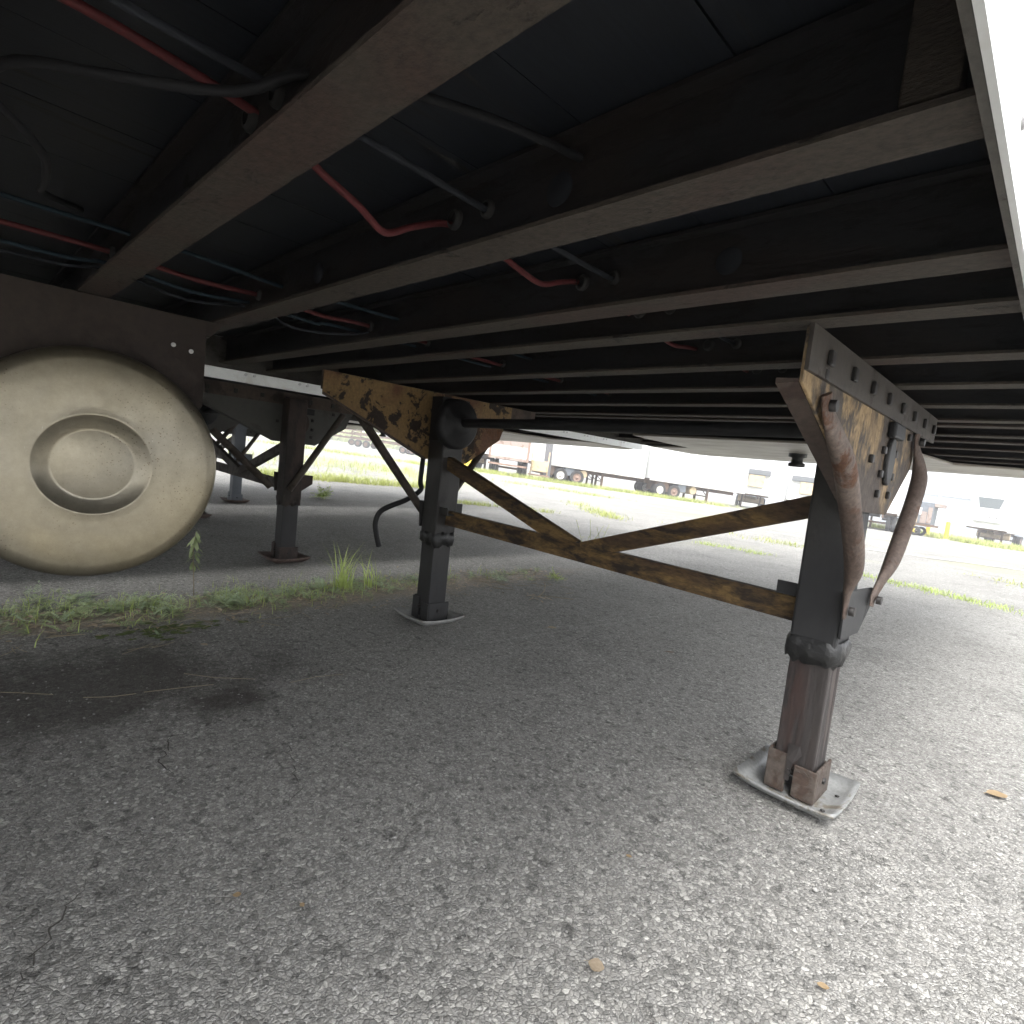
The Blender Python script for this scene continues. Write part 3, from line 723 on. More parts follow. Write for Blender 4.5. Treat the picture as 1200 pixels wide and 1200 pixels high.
# ------------------------------------------------------------------ far lot: things standing on the sloping tarmac
def stand(o, x, y, heading):
    """put a thing on the slope, heading = direction of its local +y, in radians from world +y towards +x"""
    zr = Matrix.Rotation(-heading, 4, 'Z')
    tl = Vector((0,0,1)).rotation_difference(SLOPE).to_matrix().to_4x4()
    o.matrix_world = Matrix.Translation((x, y, g(x, y))) @ tl @ zr
def reefer_unit(parent, y, mtg='darkglass'):
    mb = MB(); mb.box((-.95, y, 1.75), (.95, y+.42, 3.75)); u = mb.build('cooling_unit', MAT['white'], parent, bevel=.05)
    mb = MB(); mb.prism([(-.82, 3.68), (.82, 3.68), (.62, 2.85), (-.62, 2.85)], 'y', y+.421, y+.44); mb.build('grille', MAT[mtg], u)
    mb = MB()
    for k in range(3): mb.box((-.6+.45*k, y+.421, 2.1), (-.5+.45*k, y+.45, 2.2))
    mb.build('latch', MAT['bolt'], u)
    return u
def vent_unit(parent, y):
    mb = MB(); mb.box((-1.15, y, 2.85), (1.15, y+.35, 3.3)); u = mb.build('cooling_unit', MAT['postgrey'], parent, bevel=.03)
    mb = MB()
    for k in range(3): mb.box((-1.1, y+.352, 2.9+k*.13), (1.1, y+.36, 2.96+k*.13))
    o = mb.build('louvre', MAT['darkglass'], u); o['kind'] = 'stuff'
    mb = MB(); mb.box((-.75, y, 1.85), (.45, y+.3, 2.84)); mb.build('control_box', MAT['tan'], parent, bevel=.02)
def far_trailer(name, label, L, x, y, heading, body='white', unit=False, tandem=True, group=None, rim='rim', tank=True):
    """local: nose at +y end, length L, centred in x"""
    r = empty(name, (0,0,0), label, 'trailer', group)
    mb = MB(); mb.box((-1.3, -L/2, 1.22), (1.3, L/2, 4.05)); b = mb.build('trailer_body', MAT[body], r, bevel=.02)
    mb = MB()
    for sx in (-1, 1): mb.box((sx*1.305-.012, -L/2, 1.10), (sx*1.305+.012, L/2, 1.34))
    mb.build('bottom_rail', MAT['white_dim'], r)
    mb = MB(); k = int(L/1.2)
    for i in range(k):
        yy = -L/2+.6+i*1.2
        for sx in (-1, 1): mb.box((min(sx*1.302, sx*1.312), yy-.012, 1.36), (max(sx*1.302, sx*1.312), yy+.012, 4.0))
    o = mb.build('panel_seams', MAT['galv'], r); o['kind'] = 'stuff'
    mb = MB()
    for xx in (-.55, .45): mb.box((xx, -L/2, .85), (xx+.1, L/2-.4, 1.10))
    i = -L/2+.15
    while i < L/2: mb.box((-1.28, i, 1.102), (1.28, i+.06, 1.215)); i += .6
    mb.build('underframe', MAT['under'], r)
    for yy in ([-L/2+1.0, -L/2+2.2] if tandem else [-L/2+1.0]):
        mb = MB(); mb.tube([(-1.0, yy, .5), (1.0, yy, .5)], .07, 8); ax = mb.build('axle', MAT['under'], r)
        for xx in (-1.15, -.85, .85, 1.15):
            wheel(ax, (xx, yy, .5), MAT[rim] if yy < -L/2+1.5 else MAT['rim_rust'], .26, .5, n=20)
    for xx in (-.75, .75):
        yy = L/2-2.9
        mb = MB(); mb.box((xx-.07, yy-.07, .03), (xx+.07, yy+.07, 1.1)); mb.box((xx-.16, yy-.16, 0), (xx+.16, yy+.16, .03))
        mb.tube([(xx, yy, .5), (xx, yy-.6, 1.05)], .035, 6)
        mb.build('landing_leg', MAT['under'], r)
    mb = MB(); mb.box((-.75, L/2-2.94, .45), (.75, L/2-2.86, .53)); mb.build('cross_bar', MAT['under'], r)
    if tank:
        mb = MB(); mb.tube([(-1.1, L/2-4.4, .78), (1.1, L/2-4.4, .78)], .28, 16); mb.build('fuel_tank', MAT['tan'], r)
        mb = MB(); mb.box((.3, L/2-5.8, .55), (1.2, L/2-5.1, 1.08)); mb.build('tool_box', MAT['bluegrey'], r, bevel=.02)
        mb = MB(); mb.box((-.2, L/2-7.6, .42), (1.15, L/2-6.5, 1.08)); mb.build('pallet_box', MAT['under'], r, bevel=.02)
    if unit == 'small': vent_unit(r, L/2)
    elif unit: reefer_unit(r, L/2)
    stand(r, x, y, heading)
    return r
def hd(x0, y0, x1, y1): return math.atan2(x1-x0, y1-y0)
G = 'white trailers lined up across the lot'
# two long trailers seen from the side
def side_on(x0, y0, x1, y1, **k):
    h = hd(x0, y0, x1, y1); L = math.hypot(x1-x0, y1-y0)
    # the side facing the camera passes through the two given points
    nx_, ny_ = (y1-y0)/L, -(x1-x0)/L
    return far_trailer(L=L, x=(x0+x1)/2-nx_*1.3, y=(y0+y1)/2-ny_*1.3, heading=h, **k)
side_on(-25.82, 29.23, -21.55, 34.85, name='parked_trailer', label='short white trailer with one white and one rusty wheel hub in the far row', group=G)
side_on(-21.4, 35.3, -17.5, 42.6, name='parked_trailer', label='white trailer in the far row seen side on, right of the one with rust hubs', group=G)
far_trailer('parked_trailer', 'white trailer with grey cooling unit on its nose, above the near diagonal brace', 8.5, -20.4, 51.2, R(158), unit='small', group=G)
far_trailer('parked_trailer', 'last white trailer of the far row, its cooling unit partly behind the near leg', 8.5, -17.2, 54.4, R(160), unit='small', group=G)
side_on(-28.6, 31.6, -24.3, 37.4, name='parked_trailer', label='white trailer just behind the front one with the rust hub, only its underside showing', group=G)
side_on(-23.6, 38.4, -19.9, 45.4, name='parked_trailer', label='white trailer in the second rank, under the front trailer right of the rust hub one', group=G)
far_trailer('parked_trailer', 'white trailer at the left end of the far row behind the far yellow plate', 8.5, -33.0, 28.5, R(118), unit=False, group=G)
far_trailer('parked_trailer', 'white trailer seen between the rusty pipe strut and the near leg', 9.5, -9.6, 48.0, R(-6), unit=False, group=G, tank=False)
far_trailer('parked_trailer', 'white refrigerated trailer standing alone at far right with dark grille on its nose', 12.5, -4.2, 65.2, R(183), unit=True, body='white', tank=True)

# post and bulkhead frame left of the row
def bulkhead():
    r = empty('flatbed_trailer', (0,0,0), 'rusty flatbed trailer with brown and cream bulkhead panel, left in the far row', 'trailer')
    mb = MB(); mb.box((-1.25, -3.2, 1.0), (1.25, 3.2, 1.18)); mb.build('deck', MAT['brownp'], r)
    mb = MB(); mb.box((-1.2, 3.1, 1.9), (1.2, 3.2, 2.75)); mb.build('bulkhead_panel', MAT['brownp'], r)
    mb = MB(); mb.box((-1.2, 3.1, 1.181), (1.2, 3.2, 1.898)); mb.build('bulkhead_panel', MAT['white_dim'], r)
    for sx in (-1.25, 1.2):
        mb = MB(); mb.box((sx-.06, 3.08, 1.0), (sx+.08, 3.22, 3.1)); mb.build('stake_post', MAT['rim_rust'], r)
    mb = MB(); mb.box((-1.25, 3.21, .62), (1.25, 3.30, .74)); mb.build('bumper_bar', MAT['rim_rust'], r)
    mb = MB(); mb.tube([(-1, 2.2, .5), (1, 2.2, .5)], .07, 8); ax = mb.build('axle', MAT['under'], r)
    for xx in (-1.1, -.8, .8, 1.1): wheel(ax, (xx, 2.2, .5), MAT['rim'], .26, .5, n=20)
    stand(r, -27.7, 27.6, R(140)); return r
bulkhead()
def simple_post(name, label, cat, x, y, h, w, m, group=None):
    mb = MB(); mb.box((-w/2, -w/2, 0), (w/2, w/2, h)); mb.box((-w, -w, 0), (w, w, .03))
    o = mb.build(name, MAT[m], None, bevel=.01); tag(o, label, cat, group); o.location = (x, y, g(x, y)); return o
def steel_post(x, y, label):
    r = empty('dock_post', (x, y, g(x, y)), label, 'post', 'tall grey posts in the far row')
    mb = MB(); mb.box((-.18, -.18, .02), (.18, .18, 5.2)); mb.build('post_shaft', MAT['postgrey'], r, bevel=.02)
    mb = MB(); mb.box((-.3, -.3, 0), (.3, .3, .03)); mb.build('base_plate', MAT['under'], r)
steel_post(-25.55, 26.35, 'tall grey post just right of the brown bulkhead panel')
steel_post(-25.2, 28.55, 'tall grey post at the rear corner of the trailer with rust hubs')
# forklift-like tan lifting rack between the posts
r = empty('lift_rack', (0,0,0), 'tan steel rack standing between the two grey posts', 'rack')
mb = MB(); mb.box((-.55,-.3,.55),(.55,.3,1.25)); mb.build('cabinet', MAT['tan'], r, bevel=.03)
for xx in (-.6, .52):
    mb = MB(); mb.box((xx,-.35,.0),(xx+.08,-.27,1.9)); mb.build('upright', MAT['tan'], r)
mb = MB(); mb.box((-.7,-.3,.25),(.7,.3,.35)); mb.build('skid', MAT['rim_rust'], r)
stand(r, -24.9, 27.4, R(135))
r = empty('pallet_jack', (0,0,0), 'yellow cabinet machine at the extreme left of the far row', 'machine')
mb = MB(); mb.box((-.45,-.4,.15),(.45,.4,1.5)); mb.build('cabinet', MAT['yellow'], r, bevel=.05)
mb = MB(); mb.box((-.5,-.9,.02),(.5,-.41,.12)); mb.build('forks', MAT['under'], r)
stand(r, -29.6, 25.0, R(135))

# yellow bollards
def bollard(x, y, label):
    r = empty('bollard', (x, y, g(x, y)), label, 'bollard', 'yellow bollards on the grass verge')
    mb = MB(); mb.lathe([(0,.13),(1.15,.13),(1.22,.10),(1.25,.04),(1.252,.001)], (0,0,0), 'z', 16); mb.build('post', MAT['yellow'], r)
    mb = MB(); mb.lathe([(0,.22),(.05,.22),(.06,.13)], (0,0,0), 'z', 16); mb.build('footing', MAT['galv'], r)
bollard(-7.8, 49.4, 'yellow bollard nearest the rusty pipe strut')
bollard(-6.9, 49.5, 'middle yellow bollard below the dark machine')
bollard(-5.6, 47.7, 'yellow bollard nearest the lone refrigerated trailer')

# dark machine on a low chassis
r = empty('machine_trailer', (0,0,0), 'dark blue grey machine with tan panels on a low black chassis', 'machine')
mb = MB(); mb.box((-2.4,-.9,.85),(1.4,.9,1.05)); mb.build('chassis', MAT['under'], r)
mb = MB(); mb.box((-.35,-.8,1.052),(1.15,.8,2.9)); c_ = mb.build('housing', MAT['bluegrey'], r, bevel=.04)
for k, (a, b, z0, z1, mm) in enumerate(((-.3,.15,1.1,1.75,'tan'),(.35,.75,1.1,2.1,'brownp'),(.2,.35,1.8,2.4,'white'),(.8,1.1,1.15,2.5,'brownp'))):
    mb = MB(); mb.box((a,-.84,z0),(b,-.802,z1)); mb.build('panel', MAT[mm], c_)
mb = MB(); mb.box((.9,-.75,2.6),(1.7,.75,2.88)); mb.build('exhaust_hood', MAT['brownp'], c_)
mb = MB(); mb.tube([(.2,-1,.4),(.2,1,.4)],.06,8); ax = mb.build('axle', MAT['under'], r)
for xx in (-1.0,1.0):
    mb = MB(); mb.lathe([(-.1,.2),(-.1,.36),(-.08,.4),(.08,.4),(.1,.36),(.1,.2)], (.2, xx, .4), 'y', 18); mb.build('wheel', MAT['rubber'], ax)
r.scale = (.8,.8,.8); stand(r, -7.3, 47.2, R(3)); r.matrix_world = r.matrix_world @ Matrix.Scale(.8, 4)
# light pole
r = empty('light_pole', (-9.19, 69.4, g(-9.19, 69.4)), 'tall pale lamp pole behind the dark machine', 'lamp pole')
mb = MB(); mb.lathe([(0,.3),(.7,.3),(.71,.14),(11,.09),(11.01,.001)], (0,0,0), 'z', 12); mb.build('shaft', MAT['galv'], r)
mb = MB(); mb.box((-.9,-.15,10.9),(.9,.15,11.1)); mb.build('lamp_head', MAT['galv'], r)
# warehouse with a ribbed wall and dock doors
r = empty('warehouse', (0,0,0), 'long low blue grey warehouse on the horizon at right', 'building')
mb = MB(); mb.box((-35,-10,-1),(35,10,7.0)); w_ = mb.build('wall', MAT['warehouse'], r)
mb = MB(); mb.box((-35.3,-10.3,7.01),(35.3,10.3,7.5)); mb.build('roof', MAT['galv'], r)
for k in range(14):
    mb = MB(); mb.box((-33+k*5,-10.05,.2),(-29.8+k*5,-10.003,3.6)); mb.build('dock_door', MAT['warehouse'], w_)
for k in range(35):
    mb = MB(); mb.box((-34.9+k*2,-10.10,3.9),(-34.8+k*2,-10.003,6.95)); mb.build('wall_rib', MAT['warehouse'], w_)
stand(r, 4, 152, R(-6))
# stacked frames and low chassis far left
def chassis_stack(x, y, h_, label, tall):
    r = empty('container_chassis', (0,0,0), label, 'trailer chassis')
    for k in range(tall):
        z = 1.0+k*.62
        mb = MB()
        for xx in (-.5,.4): mb.box((xx,-6,z),(xx+.12,6,z+.28))
        for j in range(9): mb.box((-1.2,-6+j*1.48,z+.285),(1.2,-5.85+j*1.48,z+.38))
        mb.build('chassis_frame', MAT['under'], r)
    for yy in (-4.8,-3.5,4.6):
        mb = MB(); mb.tube([(-1,yy,.5),(1,yy,.5)],.07,8); ax = mb.build('axle', MAT['under'], r)
        for xx in (-1.05,1.05): wheel(ax, (xx,yy,.5), MAT['under'], .4, .5, n=14)
    for yy in (-5.9, 5.8):
        for xx in (-1.15, 1.05):
            mb = MB(); mb.box((xx,yy,1.0),(xx+.1,yy+.1,1.2+tall*.62)); mb.build('stake', MAT['under'], r)
    stand(r, x, y, h_)
chassis_stack(-81, 39.5, R(28), 'tall stack of black container chassis at far left seen between the braces', 4)
chassis_stack(-66.5, 43.0, R(62), 'low black container chassis behind the yellow plate', 2)
chassis_stack(-59.0, 45.5, R(55), 'low black container chassis nearer the far landing leg', 1)

# tree line on the horizon: far wood, reads as one mass
mb = MB()
for k in range(900):
    a = random.uniform(R(-82), R(-50)); D = random.uniform(150, 190)
    x, y = math.sin(a)*D, math.cos(a)*D
    hh = random.uniform(1.2, 4.5)*(.6+.8*mn.noise(Vector((a*9, 0, 0)))+.3)
    c = Vector((x, y, g(x, y)+hh*random.uniform(.2, .9)))
    for q in range(7):
        d = Vector((random.gauss(0,1.2), random.gauss(0,1.2), random.gauss(0,.8)))
        n_ = Vector((random.gauss(0,1), random.gauss(0,1), random.gauss(0,1))).normalized(); u = n_.orthogonal().normalized()*.7; w = n_.cross(u)
        mb.add([c+d+u, c+d+w, c+d-u, c+d-w], [(0,1,2,3)])
tag(mb.build('tree_line', MAT['farweed']), 'low green tree line on the horizon at far left', 'trees', kind='stuff')

# ------------------------------------------------------------------ plants
def blade(mb, base, h, lean, w, az, seg=3):
    d = Vector((math.cos(az), math.sin(az), 0)); n_ = Vector((-d.y, d.x, 0))
    L = []
    for i in range(seg+1):
        t = i/seg; p = Vector(base)+Vector((0,0,1))*h*t*(1-.25*lean*t)+d*h*lean*t*t
        ww = w*(1-t*.92)*(.7+.6*t if t < .4 else 1)
        L += [p+n_*ww, p-n_*ww]
    mb.add(L, [(2*i, 2*i+1, 2*i+3, 2*i+2) for i in range(seg)])
def leaf(mb, p, d, up, L, w, curl=.2):
    d = d.normalized(); s_ = d.cross(up).normalized(); u = s_.cross(d)
    P = [p, p+d*L*.3+s_*w*.8+u*w*.15, p+d*L*.65+s_*w+u*(w*.1-curl*L*.2), p+d*L-u*curl*L*.5, p+d*L*.65-s_*w+u*(w*.1-curl*L*.2), p+d*L*.3-s_*w*.8+u*w*.15, p+d*L*.5-u*curl*L*.06]
    mb.add(P, [(0,1,6),(1,2,6),(2,3,6),(3,4,6),(4,5,6),(5,0,6)])
def rosette(mb, x, y, s, n=12, z=0, pin=True):
    for k in range(n):
        a = random.uniform(0, 2*math.pi); el = random.uniform(.15, 1.0)
        d = Vector((math.cos(a)*math.cos(el), math.sin(a)*math.cos(el), math.sin(el)))
        L = s*random.uniform(.5, 1.1); b = Vector((x+random.gauss(0, s*.15), y+random.gauss(0, s*.15), z))
        if pin and random.random() < .7:   # feathery: pairs of leaflets along a rib
            m = 5
            for q in range(1, m+1):
                p = b+d*L*q/m-Vector((0,0,1))*L*.25*(q/m)**2
                for sg in (-1, 1):
                    sd = (d*.5+Vector((-d.y, d.x, 0))*sg+Vector((0,0,random.uniform(-.1,.4)))).normalized()
                    leaf(mb, p, sd, Vector((0,0,1)), L*.28*(1.2-q/m*.6), L*.06, .3)
            leaf(mb, b+d*L*.9, d, Vector((0,0,1)), L*.25, L*.05)
        else:
            leaf(mb, b+d*L*.15, d, Vector((0,0,1)), L*.6, L*.11, .5)
# the seam of low weeds between the two trailers
mb = MB(); mb2 = MB(); mb3 = MB()
def seam_x(y): return -2.78+.03*math.sin(y*2.3)+ (-.04 if y < .5 else 0)
for k in range(520):
    y = random.triangular(-.5, 3.5, 1.0); dens = 1 if y < 1.9 else .7
    if random.random() > dens: continue
    spread = .12 if y < .6 else (.09 if y < 1.9 else .05)
    if mn.noise(Vector((y*3.1, 5, 0))) < -.22 and random.random() < .8: continue
    x = seam_x(y)+random.gauss(0, spread)
    s = random.uniform(.022, .052)*(1.45 if y < 1.0 else 1)
    rosette(mb if random.random() < .6 else mb2, x, y, s, random.randint(5, 10))
for k in range(900):
    y = random.triangular(-.5, 3.0, .6); x = seam_x(y)+random.gauss(0, .12)
    if mn.noise(Vector((y*3.1, 5, 0))) < -.1 and random.random() < .8: continue
    blade(mb3, (x, y, 0), random.uniform(.02, .07), random.uniform(.2, 1.2), random.uniform(.0012, .0028), random.uniform(0, 6.28))
tag(mb.build('weed_strip', MAT['leaf']), 'low green weeds growing along the seam between the trailers', 'weeds', kind='stuff')
tag(mb2.build('weed_strip', MAT['leaf2']), 'grey green feathery weeds among the seam growth', 'weeds', kind='stuff')
tag(mb3.build('grass_strip', MAT['grassb']), 'short grass blades along the seam between the trailers', 'grass', kind='stuff')
# litter and moss in the seam
mb = MB()
for k in range(1100):
    y = random.uniform(-.4, 3.2); x = seam_x(y)+.08+random.gauss(0, .13)
    a = random.uniform(0, 6.28); d = Vector((math.cos(a), math.sin(a), random.uniform(-.1, .3)))
    leaf(mb, Vector((x, y, .006)), d, Vector((0,0,1)), random.uniform(.012, .035), random.uniform(.002, .009), random.uniform(-.4, .6))
tag(mb.build('leaf_litter', MAT['deadleaf']), 'dry leaf litter scattered along the weedy seam', 'leaf litter', kind='stuff')
mb = MB()
for k in range(260):
    y = random.uniform(-.4, 3.1); x = seam_x(y)+.15+random.gauss(0, .16)
    a = random.uniform(0, 6.28); L = random.uniform(.03, .14); bnd = random.uniform(-.3, .3)
    p = Vector((x, y, .006)); q = p+Vector((math.cos(a), math.sin(a), 0))*L*.5; r_ = q+Vector((math.cos(a+bnd), math.sin(a+bnd), .02))*L*.5
    mb.tube([p, q, r_], .0011, 4)
for (x0, y0, x1, y1) in ((-2.05,.10,-1.96,.22),(-1.90,.28,-1.86,.40),(-1.86,.42,-1.82,.60),(-1.95,.55,-1.80,.72),(-1.72,.80,-1.70,.98),(-2.25,.45,-2.30,.58),(-2.12,-.02,-2.0,.1)):
    m_ = Vector(((x0+x1)/2+random.gauss(0,.012), (y0+y1)/2+random.gauss(0,.02), .006)); mb.tube([(x0,y0,.004), m_, (x1,y1,.004)], .0009, 5)
tag(mb.build('dry_straws', MAT['dry']), 'pale dry straws and twigs lying by the seam and on the oily patch', 'straw', kind='stuff')
mb = MB()
for k in range(60):
    x, y = random.gauss(-2.43, .04), random.gauss(.62, .09)
    rr = random.uniform(.006, .018); mb.add([(x+rr*math.cos(q), y+rr*math.sin(q)*1.4, .002) for q in [i*1.05 for i in range(6)]]+[(x, y, .006)], [(i, (i+1)%6, 6) for i in range(6)], True)
tag(mb.build('moss_patch', MAT['moss']), 'dark green moss patch on the tarmac edge near the dead leaf', 'moss', kind='stuff')

def tall_grass(x, y, n, hmin, hmax, label, m='grassb', sp=.03, z=0):
    mb = MB()
    for k in range(n):
        blade(mb, (x+random.gauss(0, sp), y+random.gauss(0, sp), z), random.uniform(hmin, hmax), random.uniform(.15, .9), random.uniform(.003, .0055), random.uniform(0, 6.28), 5)
    return tag(mb.build('grass_tuft', MAT[m]), label, 'grass')
tall_grass(-2.80, 1.56, 48, .10, .29, 'tall bright grass tuft left of the far landing leg')
tall_grass(-2.76, 1.72, 20, .09, .24, 'thin grass tuft beside the far landing leg foot', sp=.02)
def bush(x, y, s, n, label, m='leaf', nm='weed_plant', z=None):
    mb = MB(); z = g(x, y) if z is None else z
    for k in range(n):
        a = random.uniform(0, 6.28); rr = random.uniform(0, s*.5)
        rosette(mb, x+math.cos(a)*rr, y+math.sin(a)*rr, s*random.uniform(.6, 1), 7, z+random.uniform(0, s*.35), True)
    return tag(mb.build(nm, MAT[m]), label, 'weed')
bush(-2.82, 1.45, .075, 7, 'grey green feathery weed at the foot of the tall grass tuft', 'leaf2')
bush(-2.62, 2.63, .07, 6, 'dark leafy rosette right of the far landing leg', 'leaf2')
bush(-2.56, 2.86, .04, 4, 'small upright weed between the rosette and the pale clump')
bush(-2.50, 3.05, .075, 6, 'yellow green weed clump at the end of the seam below the cross bar', 'grassb')
bush(-7.45, 3.72, .20, 9, 'bright green weed growing behind the middle trailer leg', 'grassb')
bush(-2.95, -.02, .10, 8, 'thick weed clump at the left edge below the tank')
# leafy stalk under the tank
r = empty('leafy_stalk', (-2.90, .84, 0), 'single leafy green stalk standing under the rim of the fuel tank', 'plant')
OFF = Vector((-2.90, .84, 0))
mb = MB(); st = smooth([(-2.90,.84,0),(-2.895,.835,.08),(-2.90,.83,.16),(-2.905,.83,.24),(-2.90,.835,.31)]); mb.tube(st, .0022, 5); mb.build('stem', MAT['dry'], r)
mb = MB()
for k in range(34):
    z = random.uniform(.15, .33); a = random.uniform(0, 6.28)
    d = Vector((math.cos(a), math.sin(a), random.uniform(-1.4, -.2)))
    leaf(mb, Vector((-2.90, .834, z)), d, Vector((0,0,1)), random.uniform(.035, .065), random.uniform(.006, .011), .4)
mb.build('leaves', MAT['leaf'], r)
OFF = Vector((0,0,0))
# brown dead weed at the left edge
mb = MB()
for k in range(5):
    x0, y0 = -2.72+random.gauss(0,.02), .03+random.gauss(0,.02)
    tip = Vector((x0+random.gauss(0,.03), y0+random.gauss(0,.03), random.uniform(.14,.22)))
    mb.tube([(x0,y0,0), Vector((x0,y0,0)).lerp(tip,.5)+Vector((.01,0,0)), tip], .002, 5)
    for q in range(26):
        p = Vector((x0,y0,0)).lerp(tip, random.uniform(.2,1)); leaf(mb, p, Vector((random.gauss(0,1),random.gauss(0,1),random.gauss(0,.6))), Vector((0,0,1)), random.uniform(.008,.02), .004, .8)
tag(mb.build('dead_weed', MAT['browndry']), 'brown dried out weed at the left edge below the tank', 'weed')
# thin tall weed out past the cross bar
mb = MB(); OFF = Vector((-3.2, 4.4, 0))
for k in range(7):
    x0, y0 = -3.2+random.gauss(0,.05), 4.4+random.gauss(0,.05); tip = Vector((x0+random.gauss(0,.07), y0+random.gauss(0,.07), random.uniform(.2,.36)))
    mb.tube([(x0,y0,0), tip], .0018, 4)
    for q in range(9): leaf(mb, Vector((x0,y0,0)).lerp(tip, random.uniform(.2,1)), Vector((random.gauss(0,1),random.gauss(0,1),.4)), Vector((0,0,1)), random.uniform(.02,.05), .004, .3)
o = tag(mb.build('thin_weed', MAT['farweed']), 'thin pale weed standing behind the middle of the cross bar', 'weed'); o.location = OFF; OFF = Vector((0,0,0))

# weeds growing in lines and patches further out
def far_grass(path, n, spread, h, label, m='farweed', w=.006):
    mb = MB()
    for k in range(n):
        t = random.random()*(len(path)-1); i = int(t); f_ = t-i
        x = path[i][0]*(1-f_)+path[i+1][0]*f_; y = path[i][1]*(1-f_)+path[i+1][1]*f_
        if mn.noise(Vector((x*.9, y*.9, 1))) < -.15: continue
        x += random.gauss(0, spread); y += random.gauss(0, spread)
        for q in range(4):
            xx, yy = x+random.gauss(0, .05), y+random.gauss(0, .05)
            blade(mb, (xx, yy, g(xx, yy)), h*random.uniform(.3, 1.1), random.uniform(.2, 1.3), w*random.uniform(.6, 1.3), random.uniform(0, 6.28), 2)
    return tag(mb.build('grass_line', MAT[m]), label, 'grass', kind='stuff')
far_grass([(-11.2,4.2),(-10.7,6.0),(-10.2,8.2)], 900, .16, .22, 'weed line at the edge of the lot behind the braces')
far_grass([(-15,6),(-16,9),(-15.5,12)], 700, 1.3, .3, 'scattered tall weeds on the pale lot beyond the braces')
far_grass([(-30,12),(-28,16),(-25,21)], 900, 1.0, .25, 'yellow green weed band far out at left', w=.012)
far_grass([(-26.5,24.0),(-24.0,27.0),(-20,33.5),(-16.5,40)], 2600, .55, .34, 'grass along the foot of the far trailer row', w=.014)
far_grass([(-16.5,16.5),(-15,18),(-13,19.0)], 260, .5, .16, 'grass patch on the lot below the flatbed', w=.01)
far_grass([(-7.5,6.2),(-7.1,6.6),(-6.3,7.4)], 160, .10, .10, 'small grass patch just right of the far landing leg')
far_grass([(-8.3,10.6),(-6.5,9.0),(-5.6,8.3)], 160, .15, .12, 'sparse grass line beyond the cross bar')
far_grass([(-3.4,7.05),(-2.2,7.15),(-.97,6.72),(-.2,6.4)], 420, .07, .05, 'thin grass line in the tarmac to the right of the near leg', m='grassb', w=.004)
far_grass([(-5,9.5),(-3.6,9.0),(-2.8,9.2)], 160, .2, .08, 'short grass line behind the near diagonal brace', w=.006)
far_grass([(-13,54),(-8,52),(-4.5,49),(-2.5,52),(0,58)], 2200, 1.2, .5, 'grass verge round the yellow bollards', w=.03)
far_grass([(-1.3,9.3),(-.6,9.0),(.2,8.8)], 90, .2, .06, 'small grass patch on the lot at the right edge', w=.006)

# ------------------------------------------------------------------ things lying on the tarmac
def ground_leaf(x, y, L, m, label, az=0, w=.35, cup=.5, z=.004):
    mb = MB(); K = 8
    top = []; 
    for i in range(K+1):
        t = i/K; ww = math.sin(math.pi*min(1, t*.95+.03))**.8*L*w*(1+.15*mn.noise(Vector((i*1.3, x*9, y*9))))
        for s_ in (-1, 0, 1):
            px_, py_ = (t-.5)*L, s_*ww
            top.append((x+px_*math.cos(az)-py_*math.sin(az), y+px_*math.sin(az)+py_*math.cos(az), z+cup*(.35*abs(s_)*ww+.25*L*(t-.5)**2)+.001))
    n = len(top); top2 = [(a, b, c-.0006) for a, b, c in top]
    fs = []
    for i in range(K):
        for j in range(2):
            q = (i*3+j, i*3+j+1, (i+1)*3+j+1, (i+1)*3+j); fs.append(q); fs.append(tuple(n+v for v in reversed(q)))
    mb.add(top+top2, fs, True)
    mb.tube([(x-L*.5*math.cos(az), y-L*.5*math.sin(az), z+.003), (x-L*.8*math.cos(az+.2), y-L*.8*math.sin(az+.2), z+.004)], L*.012, 5)
    return tag(mb.build('fallen_leaf', MAT[m]), label, 'leaf')
ground_leaf(-.032, 2.13, .055, 'orangeleaf', 'orange dry leaf at the right edge beyond the near foot pad', .7)
ground_leaf(-.437, .752, .026, 'deadleaf', 'pale round leaf near the bottom right of centre', .4, .48, .3)
ground_leaf(-.922, .363, .013, 'orangeleaf', 'tiny yellow leaf on the tarmac at lower left', 1.2, .45)
ground_leaf(-.835, .44, .010, 'orangeleaf', 'tiny orange leaf nearest the bottom edge left of centre', .2, .4)
ground_leaf(-2.53, .45, .060, 'deadleaf', 'curled pinkish dead leaf at the edge of the weed strip', 1.0, .3, 1.2)
ground_leaf(-2.19, .68, .030, 'deadleaf', 'small pale dead leaf with a long stalk on the dark stained tarmac', .5)
ground_leaf(-1.72, 2.12, .045, 'deadleaf', 'crumpled pale leaf alone on the tarmac below the cross bar', .9, .4, 1.0)
ground_leaf(-1.21, 2.37, .045, 'browndry', 'dark twisted leaf right of the crumpled pale one', .9, .2, .6)
ground_leaf(-.175, 1.02, .018, 'orangeleaf', 'orange crumb sized leaf in front of the near foot pad', .4)
ground_leaf(-.55, 1.02, .012, 'orangeleaf', 'tiny yellow leaf at the centre of the near tarmac', .4)
r = empty('dead_plant', (-2.16, 2.58, 0), 'uprooted pale dead weed lying below the left end of the cross bar', 'weed')
OFF = Vector((-2.16, 2.58, 0)); mb = MB()
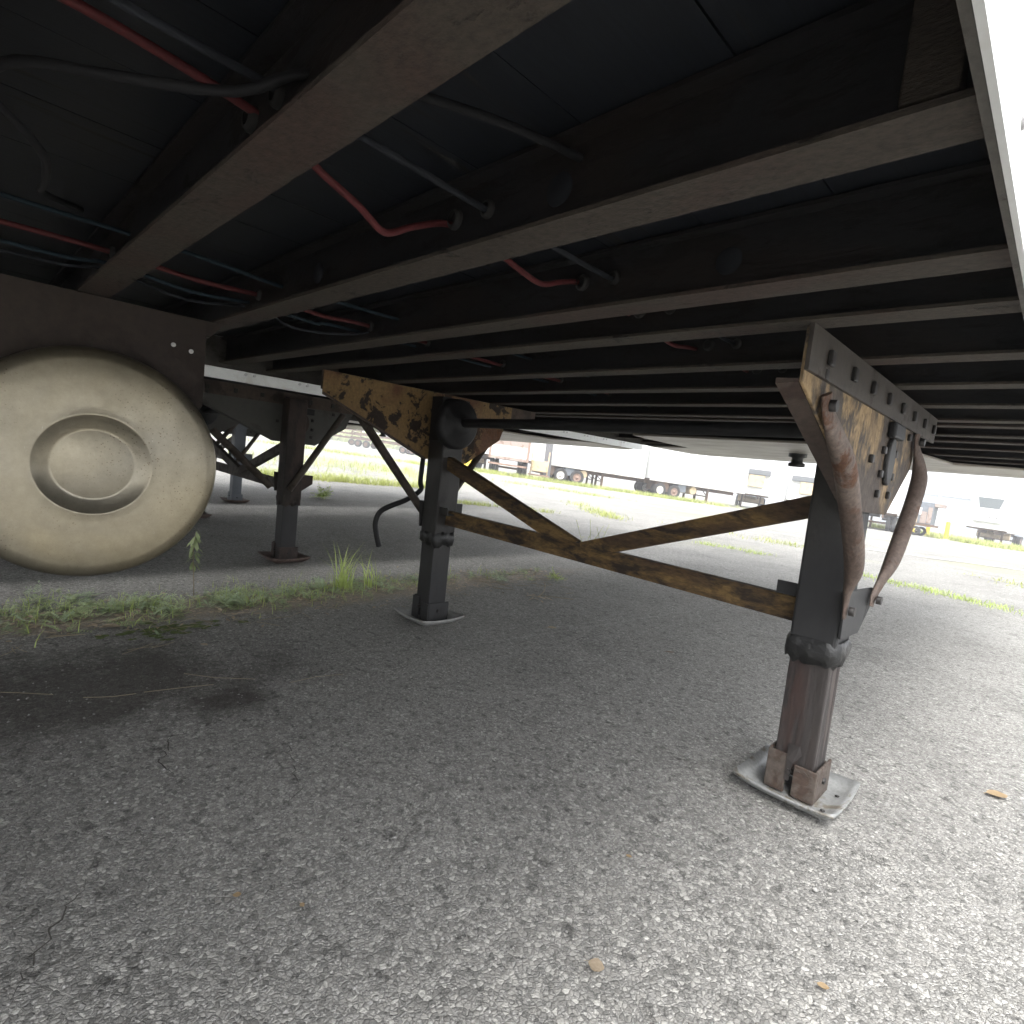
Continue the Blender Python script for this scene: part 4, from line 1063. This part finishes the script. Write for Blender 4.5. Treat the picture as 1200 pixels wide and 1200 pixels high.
for k in range(16):
    a = random.uniform(0, 6.28); leaf(mb, Vector((-2.18+random.gauss(0,.03), 2.50+random.gauss(0,.03), .01)), Vector((math.cos(a), math.sin(a), .25)), Vector((0,0,1)), random.uniform(.03, .07), random.uniform(.004, .012), .6)
mb.build('leaves', MAT['deadleaf'], r); mb = MB()
mb.tube(smooth([(-2.18,2.52,.01),(-2.24,2.64,.02),(-2.34,2.76,.03),(-2.42,2.84,.02)]), .003, 5); mb.tube([(-2.2,2.56,.012),(-2.05,2.7,.01)], .0018, 5)
mb.build('stem', MAT['dry'], r); OFF = Vector((0,0,0))

# loose grit on the tarmac near the camera: too many to count
mb = MB()
for k in range(5200):
    y = random.uniform(-.1, 3.0)**1; x = random.uniform(-2.6, .5)
    rr = random.choice((.0015, .002, .0025, .003, .0042))*random.uniform(.7, 1.3); a = random.uniform(0, 6.28)
    c, s_ = math.cos(a), math.sin(a); q = [random.uniform(.6, 1.2) for _ in range(5)]
    P = [(rr*q[0], 0, 0), (0, rr*q[1], 0), (-rr*q[2], rr*.1, 0), (0, -rr*q[3], 0), (rr*.2, 0, rr*.7*q[4])]
    mb.add([(x+u*c-v*s_, y+u*s_+v*c, .0005+w) for u, v, w in P], [(0,1,4),(1,2,4),(2,3,4),(3,0,4)])
tag(mb.build('loose_grit', plain('grit_stone', (.24,.235,.225), .8, 0, .6, 160)), 'fine loose grit scattered over the near tarmac', 'grit', kind='stuff')

# ------------------------------------------------------------------ thin volume added to pale the far lot like lens flare
hm = bpy.data.materials.new('flare_veil'); hm.use_nodes = True; hn = hm.node_tree; hn.nodes.clear()
ho = hn.nodes.new('ShaderNodeOutputMaterial'); hv = hn.nodes.new('ShaderNodeVolumePrincipled')
hv.inputs['Color'].default_value = (.95, .97, 1.0, 1); hv.inputs['Density'].default_value = .0035
hn.links.new(hv.outputs[0], ho.inputs['Volume'])
mb = MB(); mb.box((-1000, -250, -60), (1000, 1000, 42))
tag(mb.build('flare_veil', hm), 'thin pale veil added over the whole lot to mimic lens flare', 'flare_veil', kind='stuff')
